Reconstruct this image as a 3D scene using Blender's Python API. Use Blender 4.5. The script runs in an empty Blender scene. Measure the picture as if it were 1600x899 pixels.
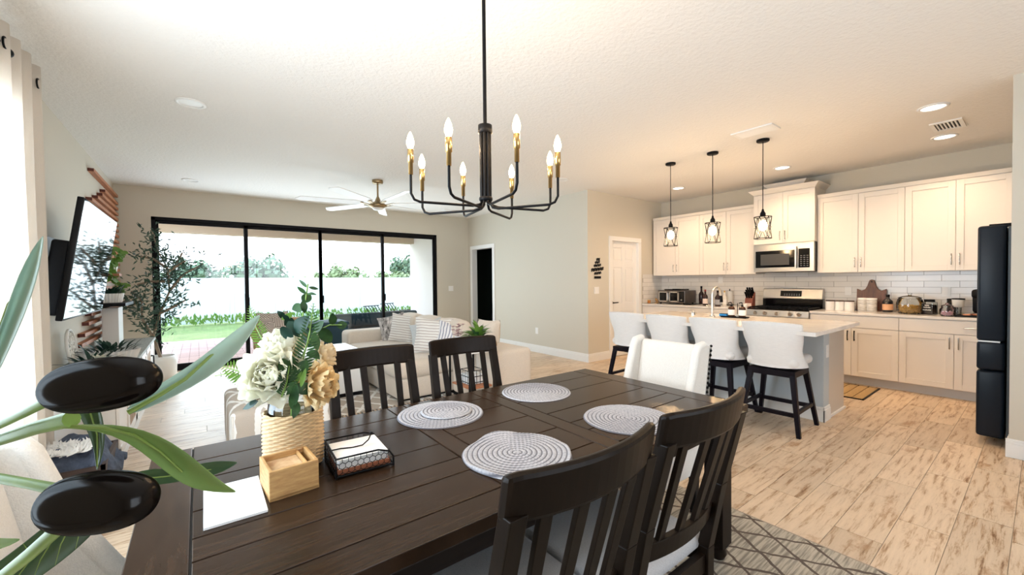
import bpy, math, random
import numpy as np
from mathutils import Vector, Matrix, noise
random.seed(7)
S = bpy.context.scene
COL = S.collection
PI = math.pi
# ------------------------------------------------------------ camera
F_PX, YAW, PITCH, ROLL, CAM_Z, CY = 641.3, 37.4615, -1.07, -0.5756, 1.3621, 451.06
def _basis():
    y, p, r = map(math.radians, (YAW, PITCH, ROLL))
    f = Vector((math.sin(y)*math.cos(p), math.cos(y)*math.cos(p), math.sin(p)))
    r0 = Vector((math.cos(y), -math.sin(y), 0)); u0 = r0.cross(f)
    return r0*math.cos(r)+u0*math.sin(r), -r0*math.sin(r)+u0*math.cos(r), f
CR, CU, CF = _basis()
EYE = Vector((0, 0, CAM_Z))
cam = bpy.data.cameras.new('camera'); camo = bpy.data.objects.new('camera', cam); COL.objects.link(camo)
camo.matrix_world = Matrix(((CR.x, CU.x, -CF.x, EYE.x), (CR.y, CU.y, -CF.y, EYE.y), (CR.z, CU.z, -CF.z, EYE.z), (0, 0, 0, 1)))
cam.sensor_fit = 'HORIZONTAL'; cam.sensor_width = 36; cam.lens = F_PX/1600*36
cam.shift_y = (CY-449.5)/1600; cam.clip_start = .02; cam.clip_end = 200
S.camera = camo
# ------------------------------------------------------------ world, sun, daylight, exposure
S.view_settings.view_transform = 'Standard'; S.view_settings.look = 'None'
S.view_settings.exposure = -0.42; S.view_settings.gamma = 1; S.view_settings.use_curve_mapping = False
W = bpy.data.worlds.new('sky'); S.world = W; W.use_nodes = True
wn = W.node_tree.nodes; wl = W.node_tree.links
bg = wn['Background']; bg.inputs['Strength'].default_value = 5.5
tc = wn.new('ShaderNodeTexCoord'); sx = wn.new('ShaderNodeSeparateXYZ'); rp = wn.new('ShaderNodeValToRGB')
wl.new(tc.outputs['Generated'], sx.inputs[0]); wl.new(sx.outputs['Z'], rp.inputs[0]); wl.new(rp.outputs[0], bg.inputs[0])
rp.color_ramp.elements[0].color = (.90, .95, 1, 1); rp.color_ramp.elements[1].color = (.55, .74, 1, 1)
def lamp(name, kind, loc, energy, color=(1, 1, 1), **k):
    l = bpy.data.lights.new(name, kind); l.energy = energy; l.color = color
    o = bpy.data.objects.new(name, l); COL.objects.link(o); o.location = loc
    if 'aim' in k:
        o.rotation_euler = Vector(k.pop('aim')).to_track_quat('-Z', 'Y').to_euler()
    for a, b in k.items(): setattr(l, a, b)
    return o
lamp('sun', 'SUN', (0, 12, 12), 3.2, (1, .95, .86), aim=(.16, -.86, -.50), angle=.01)
lamp('daylight_slider', 'AREA', (1.87, 8.28, 1.25), 145, (.76, .91, 1), aim=(0, -1, -.02), shape='RECTANGLE', size=4.6, size_y=2.2)
lamp('daylight_left_window', 'AREA', (-.90, 2.15, 1.45), 175, (.70, .86, 1), aim=(1, 0, -.05), shape='RECTANGLE', size=2.9, size_y=1.9)
lamp('added_front_fill', 'AREA', (1.9, -2.35, 1.45), 30, (.97, .97, 1), aim=(0, 1, 0), shape='RECTANGLE', size=3.2, size_y=2.0)  # added fill lamp at the unseen window behind the camera
# ------------------------------------------------------------ pixel helper: point of the place seen at a pixel of the 1600x899 photograph
def ray(u, v): return CF + CR*((u-800)/F_PX) + CU*((CY-v)/F_PX)
def on(u, v, axis, val):
    d = ray(u, v); i = 'xyz'.index(axis); return EYE + d*((val-EYE[i])/d[i])
def dep(u, v, z): return EYE + ray(u, v)*z
# ------------------------------------------------------------ materials
def mat(name, color, rough=.5, metal=0, var=0, vscale=8, stretch=(1, 1, 1), bump=0, bscale=60, spec=.5, trans=0, emit=None, estr=0, coat=0, col2=None, sss=0, alpha=1, island=0, sheen=0, coord='Object'):
    m = bpy.data.materials.new(name); m.use_nodes = True
    n = m.node_tree.nodes; l = m.node_tree.links; b = n['Principled BSDF']
    b.inputs['Base Color'].default_value = (*color, 1); b.inputs['Roughness'].default_value = rough
    b.inputs['Metallic'].default_value = metal; b.inputs['Specular IOR Level'].default_value = spec
    if trans: b.inputs['Transmission Weight'].default_value = trans
    if coat: b.inputs['Coat Weight'].default_value = coat; b.inputs['Coat Roughness'].default_value = .08
    if sheen: b.inputs['Sheen Weight'].default_value = sheen
    if emit: b.inputs['Emission Color'].default_value = (*emit, 1); b.inputs['Emission Strength'].default_value = estr
    if var or bump or island:
        t = n.new('ShaderNodeTexCoord'); mp = n.new('ShaderNodeMapping'); mp.inputs['Scale'].default_value = stretch
        if coord == 'World':
            g = n.new('ShaderNodeNewGeometry'); l.new(g.outputs['Position'], mp.inputs[0])
        else: l.new(t.outputs[coord], mp.inputs[0])
    if var or island:
        nz = n.new('ShaderNodeTexNoise'); nz.inputs['Scale'].default_value = vscale; nz.inputs['Detail'].default_value = 6; nz.inputs['Roughness'].default_value = .65
        l.new(mp.outputs[0], nz.inputs['Vector'])
        r = n.new('ShaderNodeValToRGB')
        c2 = col2 or tuple(c*(1-var) for c in color)
        r.color_ramp.elements[0].position = .33; r.color_ramp.elements[1].position = .67
        r.color_ramp.elements[0].color = (*c2, 1); r.color_ramp.elements[1].color = (*color, 1)
        l.new(nz.outputs[0], r.inputs[0]); out = r.outputs[0]
        if island:
            oi = n.new('ShaderNodeObjectInfo'); hv = n.new('ShaderNodeHueSaturation'); mr = n.new('ShaderNodeMapRange')
            mr.inputs[3].default_value = 1-island; mr.inputs[4].default_value = 1+island
            l.new(oi.outputs['Random'], mr.inputs[0]); l.new(mr.outputs[0], hv.inputs['Value']); l.new(out, hv.inputs['Color']); out = hv.outputs[0]
        l.new(out, b.inputs['Base Color'])
    if bump:
        nb = n.new('ShaderNodeTexNoise'); nb.inputs['Scale'].default_value = bscale; nb.inputs['Detail'].default_value = 3
        l.new(mp.outputs[0], nb.inputs['Vector'])
        bp = n.new('ShaderNodeBump'); bp.inputs['Strength'].default_value = bump; bp.inputs['Distance'].default_value = .01
        l.new(nb.outputs[0], bp.inputs['Height']); l.new(bp.outputs[0], b.inputs['Normal'])
    return m
def glass_mat(name, tint=(1, 1, 1), k=.06, rough=0):
    m = bpy.data.materials.new(name); m.use_nodes = True; n = m.node_tree.nodes; l = m.node_tree.links
    n.remove(n['Principled BSDF']); t = n.new('ShaderNodeBsdfTransparent'); t.inputs[0].default_value = (*tint, 1)
    g = n.new('ShaderNodeBsdfGlossy'); g.inputs['Roughness'].default_value = rough
    fr = n.new('ShaderNodeFresnel'); fr.inputs[0].default_value = 1.45
    ad = n.new('ShaderNodeMath'); ad.operation = 'MULTIPLY_ADD'; ad.inputs[1].default_value = 1.0; ad.inputs[2].default_value = k-.04
    mx = n.new('ShaderNodeMixShader'); l.new(fr.outputs[0], ad.inputs[0]); l.new(ad.outputs[0], mx.inputs[0])
    l.new(t.outputs[0], mx.inputs[1]); l.new(g.outputs[0], mx.inputs[2]); l.new(mx.outputs[0], n['Material Output'].inputs[0])
    return m
def nodes_of(m): return m.node_tree.nodes, m.node_tree.links, m.node_tree.nodes['Principled BSDF']
MT = {}
MT['wall'] = mat('greige_wall_paint', (.64, .595, .505), .75, bump=.08, bscale=120, coord='World')
MT['ceil'] = mat('textured_ceiling_paint', (.84, .815, .78), .9, bump=.5, bscale=42, coord='World')
MT['trim'] = mat('white_trim_paint', (.86, .85, .83), .4)
MT['cab'] = mat('cream_cabinet_paint', (.81, .76, .70), .38)
MT['cabin'] = mat('cabinet_shadow_gap', (.30, .25, .22), .7)
MT['black'] = mat('black_metal', (.006, .006, .007), .42, spec=.12)
MT['frame'] = mat('black_aluminium', (.006, .006, .008), .45, spec=.12)
MT['steel'] = mat('brushed_steel', (.62, .60, .57), .28, 1, var=.12, vscale=30, stretch=(1, 1, 30))
MT['nickel'] = mat('nickel_handle', (.55, .52, .48), .25, 1)
MT['brass'] = mat('satin_brass', (.58, .39, .16), .28, 1)
MT['darkglass'] = mat('black_glass', (.004, .004, .005), .10, spec=.3)
MT['quartz'] = mat('white_quartz', (.84, .81, .78), .12, var=.08, vscale=5, col2=(.74, .70, .67))
MT['espresso'] = mat('espresso_wood', (.014, .009, .007), .4, var=.4, vscale=7, stretch=(1, 14, 14), spec=.12, bump=.03, bscale=40)
MT['chairwood'] = mat('espresso_chair_wood', (.011, .0065, .004), .38, var=.35, vscale=6, stretch=(12, 12, 1), spec=.12)
MT['table'] = mat('espresso_table_top', (.040, .021, .011), .26, var=.45, vscale=5, stretch=(1.2, 16, 1), spec=.20, bump=.02, bscale=60, island=.18)
MT['tablex'] = mat('espresso_table_cross', (.040, .021, .011), .26, var=.45, vscale=5, stretch=(16, 1.2, 1), spec=.20, bump=.02, bscale=60, island=.18)
MT['groove'] = mat('dark_groove', (.008, .006, .005), .6)
MT['linen'] = mat('cream_linen', (.80, .76, .70), .9, var=.10, vscale=160, bump=.35, bscale=260, sheen=.3)
MT['stoolfab'] = mat('white_linen', (.82, .80, .78), .9, var=.07, vscale=25, stretch=(1, 1, 8), bump=.25, bscale=260)
MT['sofa'] = mat('sand_chenille', (.76, .66, .55), .95, var=.15, vscale=120, bump=.5, bscale=200, sheen=.3)
MT['greyseat'] = mat('grey_seat_fabric', (.42, .42, .43), .9, var=.15, vscale=200, bump=.3, bscale=300)
MT['tan'] = mat('tan_wood', (.50, .30, .15), .5, var=.3, vscale=6, stretch=(1, 1, 10))
MT['redwood'] = mat('reddish_slat_wood', (.52, .20, .09), .5, var=.35, vscale=8, stretch=(8, 1, 8))
MT['redend'] = mat('dark_slat_end', (.10, .02, .012), .6)
MT['rawwood'] = mat('raw_acacia', (.62, .38, .15), .5, var=.4, vscale=7, stretch=(2, 2, 12), col2=(.40, .20, .07))
MT['white'] = mat('white_ceramic', (.85, .84, .82), .3)
MT['whitematte'] = mat('white_matte', (.85, .84, .80), .7)
MT['leaf'] = mat('leaf_green', (.040, .105, .028), .45, var=.5, vscale=25, col2=(.010, .035, .012), spec=.25)
MT['leaf2'] = mat('leaf_bright_green', (.16, .32, .05), .4, var=.3, vscale=12)
MT['leafdark'] = mat('leaf_dark_teal', (.012, .045, .030), .42, spec=.25, var=.3, vscale=9)
MT['olivebg'] = mat('olive_leaf', (.055, .11, .075), .5, var=.5, vscale=15)
MT['bark'] = mat('grey_brown_bark', (.32, .24, .17), .8, var=.3, vscale=20, bump=.5)
MT['stem'] = mat('green_stem', (.20, .34, .06), .45, var=.3, vscale=30)
MT['fgpale'] = mat('pale_leaf', (.52, .68, .59), .5, var=.12, vscale=30)
MT['fggreen'] = mat('yellow_green_leaf', (.30, .42, .13), .45, var=.25, vscale=18, col2=(.20, .36, .12))
MT['fgdark'] = mat('deep_green_leaf', (.045, .10, .035), .4, var=.4, vscale=30, col2=(.02, .05, .03))
MT['vein'] = mat('leaf_vein', (.20, .29, .06), .5)
MT['olive'] = mat('black_olive', (.006, .005, .004), .26, var=.5, vscale=20, col2=(.022, .008, .005), spec=.10)
MT['petalw'] = mat('cream_petal', (.90, .88, .74), .7, var=.08, vscale=20)
MT['petaly'] = mat('peach_petal', (.90, .70, .38), .7, var=.15, vscale=20, col2=(.90, .80, .58))
MT['petalp'] = mat('pale_peach_petal', (.88, .74, .50), .7, var=.1, vscale=20)
MT['glass'] = glass_mat('clear_jar_glass', (.93, .96, .96), .09)
MT['pane'] = glass_mat('window_glass', (.97, .99, 1), .05)
MT['wicker'] = mat('natural_wicker', (.66, .46, .25), .7, var=.35, vscale=35, stretch=(1, 1, 3))
MT['navy'] = mat('navy_black_fridge', (.008, .014, .024), .34, spec=.2)
MT['navyside'] = mat('charcoal_fridge_side', (.055, .07, .085), .42)
MT['chwhite'] = mat('paper_white', (.86, .86, .85), .7)
MT['terracotta'] = mat('terracotta', (.36, .11, .04), .7)
MT['acacia'] = mat('dark_acacia', (.20, .065, .03), .4, var=.5, vscale=5, stretch=(1, 4, 1), col2=(.07, .02, .012))
MT['stucco'] = mat('tan_stucco', (.62, .52, .38), .9)
MT['vinyl'] = mat('white_vinyl', (.78, .84, .88), .5)
MT['paver'] = mat('pink_paver', (.55, .38, .36), .85, var=.2, vscale=20, island=.12)
MT['grass'] = mat('lawn_grass', (.24, .34, .10), .9, var=.4, vscale=3, bump=.5, bscale=20)
MT['tree'] = mat('hazy_tree_leaf', (.22, .34, .22), .8, var=.4, vscale=2)  # bright outdoor haze mixed into the leaf colour
MT['treelit'] = mat('haze_paled_tree_leaf', (.38, .48, .24), .8, var=.4, vscale=2)  # same haze, put in more strongly as a paler green
MT['teal'] = mat('dark_teal_fabric', (.012, .04, .06), .8)
MT['bulb'] = mat('warm_bulb', (1, .8, .5), .3, emit=(1, .74, .38), estr=28)
MT['can'] = mat('lit_downlight', (1, 1, 1), .3, emit=(1, .95, .86), estr=6)
MT['navyknit'] = mat('blue_grey_throw', (.10, .13, .20), .95, var=.5, vscale=25, bump=.8, bscale=60)
MT['screen'] = mat('tv_screen_glass', (.006, .007, .008), .04, spec=.6)
def dull(name, color, k, rough):
    m = bpy.data.materials.new(name); m.use_nodes = True; n = m.node_tree.nodes; l = m.node_tree.links
    n.remove(n['Principled BSDF']); d = n.new('ShaderNodeBsdfDiffuse'); d.inputs[0].default_value = (*color, 1)
    g = n.new('ShaderNodeBsdfGlossy'); g.inputs['Roughness'].default_value = rough; lw = n.new('ShaderNodeLayerWeight'); lw.inputs[0].default_value = .12
    q = n.new('ShaderNodeMath'); q.operation = 'MULTIPLY_ADD'; q.inputs[1].default_value = .10; q.inputs[2].default_value = k; l.new(lw.outputs['Fresnel'], q.inputs[0])
    mx = n.new('ShaderNodeMixShader'); l.new(q.outputs[0], mx.inputs[0]); l.new(d.outputs[0], mx.inputs[1]); l.new(g.outputs[0], mx.inputs[2]); l.new(mx.outputs[0], n['Material Output'].inputs[0])
    return m
MT['olive'] = dull('black_olive', (.005, .0035, .003), .022, .16)
def floor_mat():
    m = mat('wood_look_tile', (.62, .47, .33), .36, bump=.05, bscale=30, spec=.28)
    n, l, b = nodes_of(m)
    g = n.new('ShaderNodeNewGeometry'); oi = n.new('ShaderNodeObjectInfo')
    ofs = n.new('ShaderNodeVectorMath'); ofs.operation = 'SCALE'; cb = n.new('ShaderNodeCombineXYZ')
    l.new(oi.outputs['Random'], cb.inputs[0]); l.new(oi.outputs['Random'], cb.inputs[1]); l.new(oi.outputs['Random'], cb.inputs[2])
    l.new(cb.outputs[0], ofs.inputs[0]); ofs.inputs['Scale'].default_value = 40
    add = n.new('ShaderNodeVectorMath'); l.new(g.outputs['Position'], add.inputs[0]); l.new(ofs.outputs[0], add.inputs[1])
    m1 = n.new('ShaderNodeMapping'); m1.inputs['Scale'].default_value = (1.3, 13, 1); l.new(add.outputs[0], m1.inputs[0])
    n1 = n.new('ShaderNodeTexNoise'); n1.inputs['Scale'].default_value = 2.4; n1.inputs['Detail'].default_value = 9; n1.inputs['Roughness'].default_value = .72; n1.inputs['Distortion'].default_value = .25
    l.new(m1.outputs[0], n1.inputs['Vector'])
    r1 = n.new('ShaderNodeValToRGB'); e = r1.color_ramp.elements
    e[0].position = .33; e[0].color = (.22, .11, .05, 1); e[1].position = .62; e[1].color = (.70, .55, .40, 1)
    x = e.new(.40); x.color = (.46, .31, .19, 1); x = e.new(.48); x.color = (.64, .50, .36, 1)
    l.new(n1.outputs[0], r1.inputs[0])
    m2 = n.new('ShaderNodeMapping'); m2.inputs['Scale'].default_value = (2.8, 5, 1); l.new(add.outputs[0], m2.inputs[0])
    n2 = n.new('ShaderNodeTexNoise'); n2.inputs['Scale'].default_value = 1.1; n2.inputs['Detail'].default_value = 8; n2.inputs['Roughness'].default_value = .7; l.new(m2.outputs[0], n2.inputs['Vector'])
    r2 = n.new('ShaderNodeValToRGB'); r2.color_ramp.elements[0].position = .57; r2.color_ramp.elements[0].color = (0, 0, 0, 1); r2.color_ramp.elements[1].position = .68; r2.color_ramp.elements[1].color = (1, 1, 1, 1)
    l.new(n2.outputs[0], r2.inputs[0])
    mx = n.new('ShaderNodeMix'); mx.data_type = 'RGBA'; l.new(r1.outputs[0], mx.inputs[6]); mx.inputs[7].default_value = (.40, .23, .12, 1)
    mm = n.new('ShaderNodeMath'); mm.operation = 'MULTIPLY'; mm.inputs[1].default_value = .85; l.new(r2.outputs[0], mm.inputs[0]); l.new(mm.outputs[0], mx.inputs[0])
    hv = n.new('ShaderNodeHueSaturation'); mr = n.new('ShaderNodeMapRange'); mr.inputs[3].default_value = .90; mr.inputs[4].default_value = 1.10
    l.new(oi.outputs['Random'], mr.inputs[0]); l.new(mr.outputs[0], hv.inputs['Value']); l.new(mx.outputs[2], hv.inputs['Color'])
    l.new(hv.outputs[0], b.inputs['Base Color'])
    return m
MT['floor'] = floor_mat()
MT['grout'] = mat('sand_grout', (.40, .33, .26), .9)
def pattern_rug(name, base, line, scale, rough=.95, thick=.035, streak=True, linek=1):
    """rug with crossing thin lines forming irregular diamonds over streaks"""
    m = mat(name, base, rough, bump=.4, bscale=150)
    n, l, b = nodes_of(m)
    g = n.new('ShaderNodeTexCoord'); sp = n.new('ShaderNodeSeparateXYZ'); l.new(g.outputs['Object'], sp.inputs[0])
    nz = n.new('ShaderNodeTexNoise'); nz.inputs['Scale'].default_value = 14; l.new(g.outputs['Object'], nz.inputs['Vector'])
    def math_(op, a, c, v=None):
        q = n.new('ShaderNodeMath'); q.operation = op
        for i, z in enumerate((a, c)):
            if z is None: continue
            if isinstance(z, (int, float)): q.inputs[i].default_value = z
            else: l.new(z, q.inputs[i])
        return q.outputs[0]
    outs = []
    for kx, ky in ((1.0, .62), (1.0, -.62)):
        a = math_('ADD', math_('MULTIPLY', sp.outputs[0], kx*scale), math_('MULTIPLY', sp.outputs[1], ky*scale))
        a = math_('ADD', a, math_('MULTIPLY', nz.outputs[0], .16))
        f = math_('FRACT', a, None); d = math_('ABSOLUTE', math_('SUBTRACT', f, .5), None)
        outs.append(math_('LESS_THAN', d, thick))
    ln = math_('MAXIMUM', outs[0], outs[1])
    col = b.inputs['Base Color']
    mx = n.new('ShaderNodeMix'); mx.data_type = 'RGBA'; l.new(math_('MULTIPLY', ln, linek), mx.inputs[0]); mx.inputs[7].default_value = (*line, 1)
    mx.inputs[6].default_value = (*base, 1)
    if streak:
        mp = n.new('ShaderNodeMapping'); mp.inputs['Scale'].default_value = (4, 70, 1); l.new(g.outputs['Object'], mp.inputs[0])
        n3 = n.new('ShaderNodeTexNoise'); n3.inputs['Scale'].default_value = 1.2; n3.inputs['Detail'].default_value = 5; l.new(mp.outputs[0], n3.inputs['Vector'])
        r = n.new('ShaderNodeValToRGB'); r.color_ramp.elements[0].position = .40; r.color_ramp.elements[1].position = .56
        r.color_ramp.elements[0].color = tuple(c*.50 for c in base)+(1,); r.color_ramp.elements[1].color = (*base, 1); l.new(n3.outputs[0], r.inputs[0]); l.new(r.outputs[0], mx.inputs[6])
    l.new(mx.outputs[2], col)
    return m
MT['rug1'] = pattern_rug('distressed_diamond_rug', (.52, .46, .37), (.12, .09, .07), 5.6, thick=.05)
MT['rug2'] = pattern_rug('cream_line_rug', (.50, .43, .36), (.86, .84, .80), 4.2, thick=.09, streak=False)
def stripe_mat(name, c1, c2, scale, axis=2, duty=.5, wob=.3):
    m = mat(name, c1, .9, bump=.3, bscale=120); n, l, b = nodes_of(m)
    t = n.new('ShaderNodeTexCoord'); w = n.new('ShaderNodeTexWave'); w.wave_type = 'BANDS'; w.bands_direction = 'XYZ'[axis]
    w.inputs['Scale'].default_value = scale; w.inputs['Distortion'].default_value = wob; w.inputs['Detail'].default_value = 2
    l.new(t.outputs['Object'], w.inputs['Vector']); r = n.new('ShaderNodeValToRGB'); r.color_ramp.interpolation = 'CONSTANT'
    r.color_ramp.elements[0].color = (*c1, 1); r.color_ramp.elements[1].position = duty; r.color_ramp.elements[1].color = (*c2, 1)
    l.new(w.outputs[0], r.inputs[0]); l.new(r.outputs[0], b.inputs['Base Color']); return m
MT['stripe'] = stripe_mat('striped_linen', (.82, .79, .75), (.52, .45, .41), 9, 2, .80, 1.5)
MT['zigzag'] = stripe_mat('blue_dash_cotton', (.80, .78, .78), (.30, .31, .38), 9, 0, .68, 3.0)
MT['braid'] = mat('black_white_braid', (.80, .74, .70), .9, var=.9, vscale=22, stretch=(1, 1, .5), col2=(.03, .025, .025))
MT['greycush'] = mat('speckled_grey_fabric', (.66, .68, .68), .9, var=.25, vscale=90)
def maze_mat():
    m = mat('brown_maze_fabric', (.70, .62, .54), .9); n, l, b = nodes_of(m)
    t = n.new('ShaderNodeTexCoord'); sp = n.new('ShaderNodeVectorMath'); sp.operation = 'SCALE'; sp.inputs['Scale'].default_value = 9
    l.new(t.outputs['Object'], sp.inputs[0]); vo = n.new('ShaderNodeTexVoronoi'); vo.inputs['Scale'].default_value = 1.0; vo.distance = 'CHEBYCHEV'; l.new(sp.outputs[0], vo.inputs['Vector'])
    ro = n.new('ShaderNodeVectorRotate'); ro.rotation_type = 'Y_AXIS'; l.new(t.outputs['Object'], ro.inputs[0])
    ml = n.new('ShaderNodeMath'); ml.operation = 'MULTIPLY'; ml.inputs[1].default_value = 6.28; l.new(vo.outputs['Color'], ml.inputs[0]); l.new(ml.outputs[0], ro.inputs['Angle'])
    w = n.new('ShaderNodeTexWave'); w.inputs['Scale'].default_value = 17; l.new(ro.outputs[0], w.inputs['Vector'])
    r = n.new('ShaderNodeValToRGB'); r.color_ramp.interpolation = 'CONSTANT'; r.color_ramp.elements[0].color = (.13, .09, .08, 1); r.color_ramp.elements[1].position = .45; r.color_ramp.elements[1].color = (.70, .62, .54, 1)
    l.new(w.outputs[0], r.inputs[0]); l.new(r.outputs[0], b.inputs['Base Color']); return m
MT['maze'] = maze_mat()
MT['mat_'] = mat('grey_white_braid', (.50, .50, .53), .85, var=.35, vscale=120, col2=(.30, .31, .34))
MT['subway'] = mat('glossy_white_subway_tile', (.80, .77, .73), .16, island=.06)
MT['curtain'] = mat('sheer_linen_curtain', (.84, .79, .73), .9, bump=.2, bscale=200)
def _translucent(m, w=.45):
    n = m.node_tree.nodes; l = m.node_tree.links; b = n['Principled BSDF']
    t = n.new('ShaderNodeBsdfTranslucent'); t.inputs[0].default_value = b.inputs['Base Color'].default_value
    src = b.inputs['Base Color'].links
    if src: l.new(src[0].from_socket, t.inputs[0])
    mx = n.new('ShaderNodeMixShader'); mx.inputs[0].default_value = w
    l.new(b.outputs[0], mx.inputs[1]); l.new(t.outputs[0], mx.inputs[2]); l.new(mx.outputs[0], n['Material Output'].inputs[0])
_translucent(MT['curtain'], .5)
for k in ('fgpale', 'fggreen', 'leaf2', 'petalw', 'petaly', 'petalp', 'olivebg'): _translucent(MT[k], .3)
# ------------------------------------------------------------ mesh builder
class M:
    def __init__(s): s.v = []; s.f = []; s.sm = []; s.T = None
    def add(s, vs, fs, smooth=False):
        k = len(s.v)
        if s.T is not None: vs = [tuple(s.T @ Vector(p)) for p in vs]
        s.v += [tuple(p) for p in vs]; s.f += [tuple(i+k for i in f) for f in fs]; s.sm += [smooth]*len(fs); return s
    def box(s, a, b, T=None):
        x0, y0, z0 = a; x1, y1, z1 = b
        vs = [(x0, y0, z0), (x1, y0, z0), (x1, y1, z0), (x0, y1, z0), (x0, y0, z1), (x1, y0, z1), (x1, y1, z1), (x0, y1, z1)]
        if T is not None: vs = [tuple(T @ Vector(p)) for p in vs]
        return s.add(vs, [(0, 3, 2, 1), (4, 5, 6, 7), (0, 1, 5, 4), (1, 2, 6, 5), (2, 3, 7, 6), (3, 0, 4, 7)])
    def hexa(s, vs): return s.add(vs, [(0, 3, 2, 1), (4, 5, 6, 7), (0, 1, 5, 4), (1, 2, 6, 5), (2, 3, 7, 6), (3, 0, 4, 7)])
    def rb(s, a, b, r=.02, n=3, puff=0, T=None):
        """rounded box / cushion between corners a and b"""
        c = [(p+q)/2 for p, q in zip(a, b)]; h = [abs(q-p)/2 for p, q in zip(a, b)]
        r = min(r, min(h)*.999); ax = []
        for i in range(3):
            inner = h[i]-r; t = [-h[i]+r*(1-math.cos(k/n*PI/2)) for k in range(n)] if n > 0 else []
            mid = [inner*(-1+2*k/4) for k in range(5)] if puff else [-inner, inner]
            ax.append(t[:]+mid+[-q for q in reversed(t)])
        def pt(p):
            q = Vector([max(-h[i]+r, min(h[i]-r, p[i])) for i in range(3)]); d = Vector(p)-q
            if d.length > 1e-9: q = q + d.normalized()*r
            if puff:
                k = [1-(q[i]/h[i])**2 for i in range(3)]
                q = Vector([q[i]*(1+puff*k[(i+1) % 3]*k[(i+2) % 3]*(1 if i == 2 else .35)) for i in range(3)])
            return (q[0]+c[0], q[1]+c[1], q[2]+c[2])
        for i in range(3):
            j, k = (i+1) % 3, (i+2) % 3; A, B = ax[j], ax[k]
            for sgn in (-1, 1):
                vs = []
                for u in A:
                    for w in B:
                        p = [0, 0, 0]; p[i] = sgn*h[i]; p[j] = u; p[k] = w; vs.append(pt(p))
                m_ = len(B); fs = []
                for x in range(len(A)-1):
                    for y in range(m_-1):
                        q = (x*m_+y, (x+1)*m_+y, (x+1)*m_+y+1, x*m_+y+1); fs.append(q if sgn > 0 else q[::-1])
                if T is not None: vs = [tuple(T @ Vector(p)) for p in vs]
                s.add(vs, fs, True)
        return s
    def cyl(s, p0, p1, r0, r1=None, n=12, cap=True, smooth=True):
        r1 = r0 if r1 is None else r1; p0, p1 = Vector(p0), Vector(p1); d = (p1-p0).normalized()
        a = d.orthogonal().normalized(); b = d.cross(a); vs = []
        for p, r in ((p0, r0), (p1, r1)):
            for i in range(n):
                t = 2*PI*i/n; vs.append(p+a*(r*math.cos(t))+b*(r*math.sin(t)))
        s.add(vs, [(i, (i+1) % n, n+(i+1) % n, n+i) for i in range(n)], smooth)
        if cap: s.add(vs, [tuple(range(n))[::-1], tuple(range(n, 2*n))])
        return s
    def tube(s, pts, r, n=8, cap=True, flat=1.0, up=None):
        pts = [Vector(p) for p in pts]; R = r if isinstance(r, (list, tuple)) else [r]*len(pts); vs = []; a = None
        for i, p in enumerate(pts):
            d = (pts[min(i+1, len(pts)-1)]-pts[max(i-1, 0)]).normalized()
            if up is not None: a = Vector(up).cross(d).normalized()
            else:
                a = d.orthogonal().normalized() if a is None else (a-d*a.dot(d)).normalized()
            b = d.cross(a)
            for k in range(n):
                t = 2*PI*k/n; vs.append(p+a*(R[i]*math.cos(t))+b*(R[i]*flat*math.sin(t)))
        m_ = len(pts); fs = [(i*n+k, i*n+(k+1) % n, (i+1)*n+(k+1) % n, (i+1)*n+k) for i in range(m_-1) for k in range(n)]
        s.add(vs, fs, True)
        if cap: s.add(vs, [tuple(range(n))[::-1], tuple(range((m_-1)*n, m_*n))])
        return s
    def lathe(s, prof, c=(0, 0, 0), n=24, cap=False):
        vs = []
        for r, z in prof:
            for i in range(n):
                t = 2*PI*i/n; vs.append((c[0]+r*math.cos(t), c[1]+r*math.sin(t), c[2]+z))
        m_ = len(prof); s.add(vs, [(j*n+i, j*n+(i+1) % n, (j+1)*n+(i+1) % n, (j+1)*n+i) for j in range(m_-1) for i in range(n)], True)
        if cap: s.add(vs, [tuple(range(n))[::-1], tuple(range((m_-1)*n, m_*n))])
        return s
    def sph(s, c, r, n=10, sc=(1, 1, 1), T=None):
        vs = []; fs = []
        for j in range(n+1):
            a = PI*j/n
            for i in range(2*n):
                b = PI*i/n; p = Vector((math.sin(a)*math.cos(b)*r*sc[0], math.sin(a)*math.sin(b)*r*sc[1], math.cos(a)*r*sc[2]))
                if T is not None: p = T @ p
                vs.append(p+Vector(c))
        for j in range(n):
            for i in range(2*n): fs.append((j*2*n+i, (j+1)*2*n+i, (j+1)*2*n+(i+1) % (2*n), j*2*n+(i+1) % (2*n)))
        return s.add(vs, fs, True)
    def grid(s, fn, nu, nv, smooth=True, wrap=False):
        vs = [fn(i/(nu if wrap else nu-1), j/(nv-1)) for i in range(nu) for j in range(nv)]; fs = []
        for i in range(nu if wrap else nu-1):
            for j in range(nv-1):
                a = i*nv+j; b = ((i+1) % nu)*nv+j; fs.append((a, b, b+1, a+1))
        return s.add(vs, fs, smooth)
    def leaf(s, base, tip, w, nrm, bend=.0, n=6, fold=.15, shape=1.0):
        """pointed leaf blade, two half strips folded on the midrib"""
        base, tip = Vector(base), Vector(tip); d = tip-base; L = d.length; d.normalize(); nv_ = Vector(nrm); side = d.cross(nv_)
        if side.length < 1e-6: side = d.orthogonal()
        side.normalize(); up = side.cross(d); vs = []
        for i in range(n+1):
            t = i/n; ww = w/2*(math.sin(PI*min(1, max(0, t))**shape))**.8 if 0 < t < 1 else 0
            c = base+d*(L*t)+up*(bend*L*math.sin(PI*t)*.5)
            vs += [c-side*ww+up*(fold*ww), c, c+side*ww+up*(fold*ww)]
        fs = []
        for i in range(n): a = 3*i; fs += [(a, a+1, a+4, a+3), (a+1, a+2, a+5, a+4)]
        return s.add(vs, fs, True)
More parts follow.
